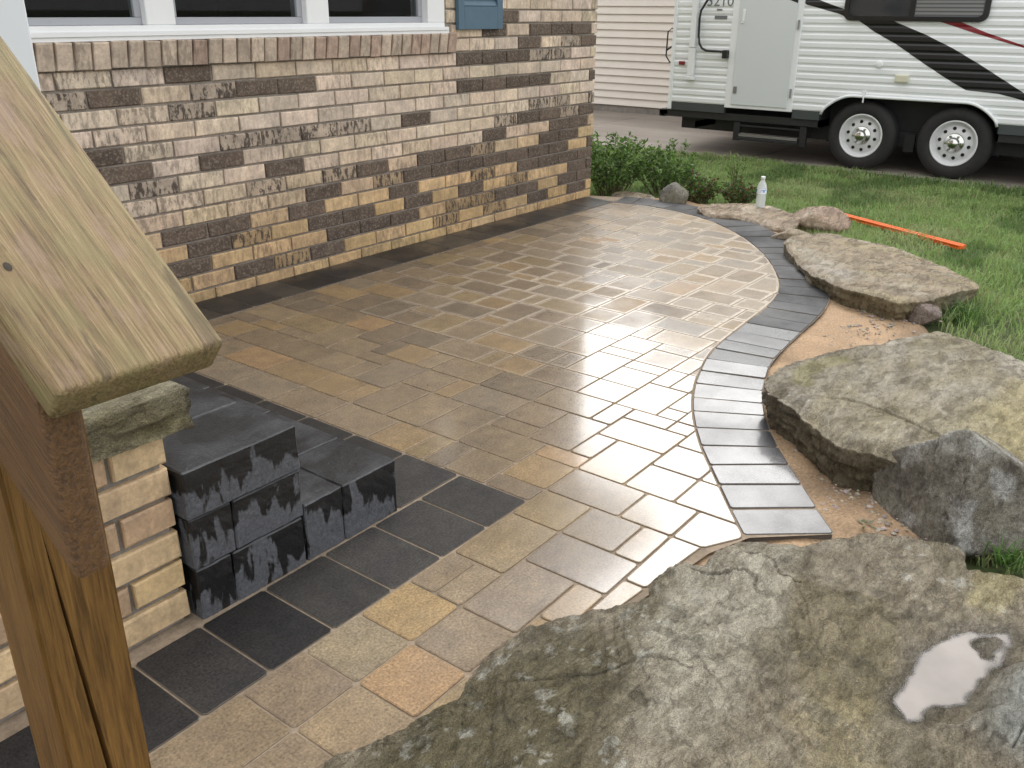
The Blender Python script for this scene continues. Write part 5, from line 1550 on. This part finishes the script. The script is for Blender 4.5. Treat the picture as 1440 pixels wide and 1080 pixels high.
dd_ = MB().box(RX - 0.0262, RX - 0.0248, 3.66, 3.85, 1.36, 1.40)
mk('black_swoosh', [(RX - 0.0258, 3.648, 1.345), (RX - 0.0258, 3.648, 1.40), (RX - 0.0258, 3.82, 1.405)], [(0, 1, 2)], M_RVBLACK, door)
# model number and maker's plate beside the door
tcu = bpy.data.curves.new('number_text', 'FONT'); tcu.body = '3210'; tcu.size = 0.155; tcu.extrude = 0.0; tcu.align_x = 'CENTER'
tob = bpy.data.objects.new('tmp_text', tcu); COL.objects.link(tob)
bpy.context.view_layer.update()
tme = bpy.data.meshes.new_from_object(tob)
bpy.data.objects.remove(tob)
tme.transform(Matrix(((0, 0, -1, RX - 0.0035 - 10.7), (-1, 0, 0, 4.500 - 1.4), (0, 1, 0, 1.315 - GZ), (0, 0, 0, 1))))
M_TXT = simple('grey_lettering', (0.16, 0.17, 0.18), 0.5)
tme.materials.clear(); tme.materials.append(M_TXT)
link('model_number', tme, M_TXT, rv)
MB().box(RX - 0.0045, RX - 0.003, 4.405, 4.548, 1.186, 1.222).obj('name_plate', M_TXT, rv)
MB().box(RX - 0.0045, RX - 0.003, 4.47, 4.53, 1.27, 1.288).obj('name_plate', M_STEEL, rv)
# loop of the rear ladder
MB().tube([(RX + 0.10, Y1 + 0.01, 1.05), (RX + 0.06, Y1 + 0.06, 1.09), (RX + 0.05, Y1 + 0.10, 1.05), (RX + 0.05, Y1 + 0.105, 0.80), (RX + 0.06, Y1 + 0.06, 0.735), (RX + 0.10, Y1 + 0.01, 0.74)], 0.009, 6).tube([(RX + 0.06, Y1 + 0.105, 0.86), (RX + 0.08, Y1 + 0.01, 0.93)], 0.010, 6).obj('rear_hook', M_RVBLACK, rv, smooth=True)

def wheel(y_, zc):
    R_ = 0.336
    c = (RX + 0.035, y_, zc)
    tyre = MB().lathe([(0.205, 0.02), (0.222, 0.004), (0.26, -0.006), (0.30, 0.002), (0.322, 0.018), (R_, 0.036), (R_ + 0.001, 0.07), (R_, 0.072), (R_ - 0.008, 0.076), (R_, 0.080), (R_ + 0.001, 0.105), (R_ - 0.008, 0.110), (R_ + 0.001, 0.114), (R_, 0.150), (0.31, 0.19), (0.20, 0.20)], 56, c, 'x').obj('tyre', M_TYRE, rv, smooth=True)
    rim = MB().lathe([(0.212, 0.022), (0.214, 0.006), (0.206, 0.000), (0.196, 0.010), (0.188, 0.030), (0.176, 0.055), (0.165, 0.060), (0.150, 0.048), (0.120, 0.036), (0.098, 0.034), (0.0, 0.034)], 48, c, 'x').obj('rim', M_RIM, rv, smooth=True)
    for k in range(10):
        a = 2 * math.pi * (k + 0.3) / 10
        MB().lathe([(0.0, 0.0), (0.0165, 0.0), (0.0165, 0.008)], 12, (c[0] + 0.0355, y_ + 0.137 * math.cos(a), zc + 0.137 * math.sin(a)), 'x').obj('vent_hole', M_RVBLACK, rim)
    MB().lathe([(0.0, -0.030), (0.040, -0.028), (0.048, -0.020), (0.052, 0.0), (0.056, 0.015), (0.086, 0.020), (0.094, 0.034)], 32, c, 'x').obj('hub_cap', M_CHROME, rim, smooth=True)
    for k in range(6):
        a = 2 * math.pi * k / 6
        MB().lathe([(0.0, -0.012), (0.010, -0.012), (0.012, -0.004), (0.012, 0.02)], 6, (c[0], y_ + 0.070 * math.cos(a), zc + 0.070 * math.sin(a)), 'x').obj('lug_nut', M_CHROME, rim)
wheel(2.866, GZ + 0.335)
wheel(1.990, GZ + 0.335)
MB().box(RX + 0.22, RX + 2.2, 2.82, 2.91, 0.07, 0.16).box(RX + 0.22, RX + 2.2, 1.95, 2.04, 0.07, 0.16).box(RX + 0.24, RX + 0.29, 2.05, 2.81, 0.10, 0.16).box(RX + 0.20, RX + 0.27, 2.38, 2.48, -0.02, 0.15).obj('axle', M_RVDARK, rv)
for y_ in (2.866, 1.990):
    MB().lathe([(0.10, 0.0), (0.30, 0.0), (0.335, 0.03), (0.335, 0.17), (0.30, 0.20), (0.10, 0.20)], 32, (RX + 2.16, y_, GZ + 0.335), 'x').obj('tyre', M_TYRE, rv, smooth=True)
tag(rv, 'white ribbed travel trailer with black swoosh and two wheels parked on the driveway', 'trailer')

# ================================================================ NEIGHBOUR'S HOUSE
NX = 12.78
nb = empty('neighbour_house', (NX + 3, 6.0, GZ))
MB().box(NX + 0.03, NX + 8, -6.0, 18.0, GZ, 2.75).obj('wall', M_SIDING, nb)
MB().box(NX + 0.012, NX + 0.03, -6.0, 18.0, GZ - 0.05, -0.125).obj('foundation', M_FOUND, nb)
bme = None
k = 0
z = -0.12
while z < 2.70:
    if bme is None:
        v_ = [(0.008, -12, 0), (0.008, 12, 0), (-0.014, 12, 0.004), (-0.014, -12, 0.004), (-0.012, -12, 0.014), (-0.012, 12, 0.014), (0.018, 12, 0.118), (0.018, -12, 0.118)]
        bme = bpy.data.meshes.new('siding_board'); bme.from_pydata(v_, [], [(0, 1, 2, 3), (3, 2, 5, 4), (4, 5, 6, 7), (0, 3, 4, 7), (1, 6, 5, 2)]); bme.update(); bme.materials.append(M_SIDING)
    o = bpy.data.objects.new('siding_board', bme); COL.objects.link(o); o.parent = nb
    o.location = Vector((NX, 6.0, z)) - ORGS[nb.name]
    z += 0.111; k += 1
MB().add([(NX - 0.45, -6.5, 2.72), (NX - 0.45, 18.5, 2.72), (NX + 4, 18.5, 4.5), (NX + 4, -6.5, 4.5), (NX + 8.5, 18.5, 2.72), (NX + 8.5, -6.5, 2.72), (NX - 0.45, -6.5, 2.80), (NX - 0.45, 18.5, 2.80), (NX + 4, 18.5, 4.58), (NX + 4, -6.5, 4.58), (NX + 8.5, 18.5, 2.80), (NX + 8.5, -6.5, 2.80)],
         [(0, 1, 2, 3), (3, 2, 4, 5), (6, 9, 8, 7), (9, 11, 10, 8), (0, 6, 7, 1), (0, 3, 9, 6), (3, 5, 11, 9), (1, 7, 8, 2), (2, 8, 10, 4), (4, 10, 11, 5)]).obj('roof', M_ROOF, nb)
tag(nb, 'neighbouring house with pinkish beige lap siding, behind the trailer', 'house')

# ================================================================ PLANTS
def leaves(pts, dirs, size, cols, rng, fold=0.25, aspect=0.5):
    """one folded leaf (two quads) per point"""
    n = len(pts)
    d = dirs / np.linalg.norm(dirs, axis=1)[:, None]
    r = rng.normal(size=(n, 3)); s = np.cross(d, r); s /= np.linalg.norm(s, axis=1)[:, None]
    u = np.cross(s, d)
    L = size[:, None]
    a = pts; b = pts + d * L
    m = pts + d * L * 0.5
    l_ = m + s * L * aspect * 0.5 + u * L * fold * 0.5
    r_ = m - s * L * aspect * 0.5 + u * L * fold * 0.5
    V = np.stack([a, l_, b, r_], 1).reshape(-1, 3)
    i = np.arange(n)[:, None] * 4
    F = np.concatenate([i + np.array([[0, 1, 2]]), i + np.array([[0, 2, 3]])], 0)
    C = np.repeat(cols, 4, 0)
    return V, F, C

def shrub(name, c, rx, ry, h, nst, nleaf, size, palette, label, seed, cat='shrub', upright=0.6):
    rng = np.random.default_rng(seed)
    root = empty(name, c)
    mb = MB(); P, D, S, K = [], [], [], []
    for k in range(nst):
        a = rng.uniform(0, 6.28); q = math.sqrt(rng.uniform(0, 1))
        tx, ty = q * rx * math.cos(a), q * ry * math.sin(a)
        th = h * rng.uniform(0.55, 1.05) * (1 - 0.35 * q * q)
        b0 = np.array([tx * 0.35, ty * 0.35, 0.0]); t0 = np.array([tx, ty, th])
        mid = (b0 + t0) / 2 + rng.normal(size=3) * 0.02 * np.array([1, 1, 0.3]); mid[2] += 0.08 * th
        pts = [b0, mid, t0]
        mb.tube([tuple(np.array(c) + p) for p in pts], [0.0035, 0.0026, 0.001], 5, False)
        m = int(nleaf / nst)
        for i in range(m):
            t = rng.uniform(0.12, 1.0) ** 0.7
            p = (1 - t) ** 2 * b0 + 2 * t * (1 - t) * mid + t * t * t0
            dr = rng.normal(size=3); dr[2] = abs(dr[2]) * upright + 0.15
            P.append(p + rng.normal(size=3) * 0.012); D.append(dr); S.append(size * rng.uniform(0.6, 1.25))
            base = np.array(palette[rng.integers(len(palette))]) * rng.uniform(0.7, 1.3)
            K.append(base)
    V, F, C = leaves(np.array(P) + np.array(c)[None], np.array(D), np.array(S), np.array(K), rng)
    V[:, 2] = np.maximum(V[:, 2], c[2] - 0.01)
    me = np_mesh('foliage', V - np.array(c)[None], F); set_col(me, C)
    link('foliage', me, M_LEAF, root)
    mb.obj('stems', M_STEM, root)
    return tag(root, label, cat)
G1 = [(0.11, 0.20, 0.04), (0.14, 0.24, 0.055), (0.08, 0.16, 0.035), (0.19, 0.28, 0.09), (0.055, 0.11, 0.025)]
G2 = [(0.07, 0.15, 0.03), (0.09, 0.17, 0.04), (0.05, 0.11, 0.025), (0.12, 0.055, 0.03), (0.10, 0.08, 0.03)]
shrub('leafy_shrub', (6.12, 3.70, -0.07), 0.36, 0.34, 0.52, 60, 3400, 0.036, G1, 'bushy green shrub against the corner of the brick house', 301)
shrub('leafy_shrub', (6.42, 3.38, -0.08), 0.34, 0.30, 0.44, 46, 2500, 0.034, G1, 'green shrub on the trailer side of the shrub by the house corner', 302)
shrub('low_plant', (6.20, 2.98, -0.07), 0.20, 0.16, 0.22, 34, 1300, 0.030, G2, 'low plant with reddish green leaves beside the dark grey rock', 303, 'plant')
shrub('low_plant', (6.33, 2.72, -0.07), 0.17, 0.16, 0.21, 30, 1100, 0.028, G2, 'low leafy plant between the reddish plant and the water bottle', 304, 'plant')
shrub('tall_weed', (6.75, 2.93, -0.08), 0.08, 0.08, 0.40, 7, 160, 0.030, [(0.12, 0.2, 0.05), (0.16, 0.24, 0.07)], 'thin tall weed rising from the lawn behind the low plants', 305, 'plant', 1.0)

def blades(x, y, z, h, w, lean, cols, rng):
    n = len(x)
    a = rng.uniform(0, 2 * np.pi, n)
    ca, sa = np.cos(a), np.sin(a)
    b = rng.uniform(0, 2 * np.pi, n)
    lx, ly = np.cos(b) * lean, np.sin(b) * lean
    base = np.stack([x, y, z], 1)
    s = np.stack([ca, sa, np.zeros(n)], 1) * (w / 2)[:, None]
    mid = base + np.stack([lx * h * 0.35, ly * h * 0.35, h * 0.6], 1)
    tip = base + np.stack([lx * h, ly * h, h * (1 - 0.35 * lean)], 1)
    V = np.stack([base - s, base + s, mid + s * 0.75, mid - s * 0.75, tip], 1).reshape(-1, 3)
    i = np.arange(n)[:, None] * 5
    F = np.concatenate([i + np.array([[0, 1, 2]]), i + np.array([[0, 2, 3]]), i + np.array([[3, 2, 4]])], 0)
    C = np.repeat(cols, 5, 0)
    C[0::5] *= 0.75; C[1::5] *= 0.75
    return V, F, C

rng = np.random.default_rng(77)
nb_try = 420000
x = rng.uniform(2.3, 9.42, nb_try); y = rng.uniform(-2.6, 5.2, nb_try)
dep = x * cf.x + y * cf.y + 0.45
uu = (x * cr.x + y * cr.y) / dep
keep = (dep > 1.0) & (uu > 0.05) & (uu < 0.72)
x, y = x[keep], y[keep]
nog = [(0.0, 3.62), (0.0, 0.0), (1.9, -0.4), (2.2, 0.25)] + sand_out[3:] + [(6.0, 3.55), (6.0, 3.95), (5.7, 4.1)]
keep = (poly_sd(x, y, nog) < -0.005)
for pl_ in (SLAB2, SLAB3, BST): keep &= poly_sd(x, y, pl_) < 0.012
keep &= ~((x < 5.8) & (y > 3.45))
keep &= (np.hypot(x - 5.84, y - 1.96) > 0.12)
# uneven edge along the driveway
keep &= x < 9.40 - 0.05 * (1 + fbm(y * 3, y * 0, octv=3, seed=401))
x, y = x[keep], y[keep]
dens = fbm(x * 1.6, y * 1.6, octv=4, seed=402)
keep = rng.uniform(0, 1, len(x)) < 0.62 + 0.5 * dens
x, y, dens = x[keep], y[keep], dens[keep]
z = lawn_z(x, y) - 0.004
cl = fbm(x * 3.5, y * 3.5, octv=4, seed=403)
h = (0.045 + 0.035 * (cl + 0.4)) * rng.uniform(0.6, 1.4, len(x))
edge_d = np.minimum(np.abs(poly_sd(x, y, SLAB2)), np.abs(poly_sd(x, y, SLAB3)))
h *= 1 + 0.9 * np.exp(-(edge_d / 0.10) ** 2)
h = np.clip(h, 0.02, 0.17)
w = rng.uniform(0.003, 0.006, len(x)) * (1 + 0.12 * np.maximum(0, x - 4))
lean = rng.uniform(0.15, 0.95, len(x))
g = rng.uniform(0.75, 1.3, len(x))
colr = lerp_c(np.repeat(np.array([[0.25, 0.36, 0.12]]), len(x), 0), (0.30, 0.37, 0.155), sstep(-0.1, 0.4, fbm(x * 2.2, y * 2.2, octv=4, seed=404)))
colr = lerp_c(colr, (0.08, 0.16, 0.04), sstep(0.1, 0.4, fbm(x * 1.2, y * 3.0, octv=4, seed=405)) * 0.7)
straw = rng.uniform(0, 1, len(x)) < 0.07
colr[straw] = (0.30, 0.25, 0.13)
colr = colr * g[:, None]
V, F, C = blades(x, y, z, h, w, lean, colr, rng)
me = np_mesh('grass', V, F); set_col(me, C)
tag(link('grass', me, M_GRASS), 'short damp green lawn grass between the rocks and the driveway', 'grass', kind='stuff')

def tuft(name, c, n, h, spread, seed, label, col=(0.08, 0.16, 0.035)):
    rg = np.random.default_rng(seed)
    x_ = rg.normal(0, spread, n); y_ = rg.normal(0, spread, n)
    cols = np.array(col)[None] * rg.uniform(0.7, 1.4, n)[:, None]
    V, F, C = blades(x_, y_, np.zeros(n), h * rg.uniform(0.5, 1.2, n), rg.uniform(0.003, 0.006, n), rg.uniform(0.4, 1.2, n), cols, rg)
    me = np_mesh(name, V, F); set_col(me, C)
    return tag(link(name, me, M_GRASS, None, c), label, 'grass tuft')
tuft('grass_tuft', (2.265, 0.165, 0.0), 60, 0.075, 0.016, 501, 'grass tuft under the grey boulder beside the near slab')
tuft('grass_tuft', (4.42, 0.74, -0.05), 130, 0.13, 0.05, 502, 'thick grass tuft at the front corner of the long tan slab')
# small seedling on the sand
wd = np.random.default_rng(503)
nL = 9
V, F, C = leaves(np.zeros((nL, 3)) + wd.normal(size=(nL, 3)) * 0.006 + np.array([[0, 0, 0.006]]), np.stack([wd.normal(size=nL), wd.normal(size=nL), np.abs(wd.normal(size=nL)) * 0.35 + 0.1], 1), wd.uniform(0.016, 0.034, nL), np.array([[0.30, 0.33, 0.22]]) * wd.uniform(0.6, 1.4, nL)[:, None], wd)
me = np_mesh('seedling', V, F); set_col(me, C)
tag(link('seedling', me, M_LEAF, None, (2.262, 0.512, -0.022)), 'tiny pale leafy seedling on the sand beside the grey boulder', 'plant')
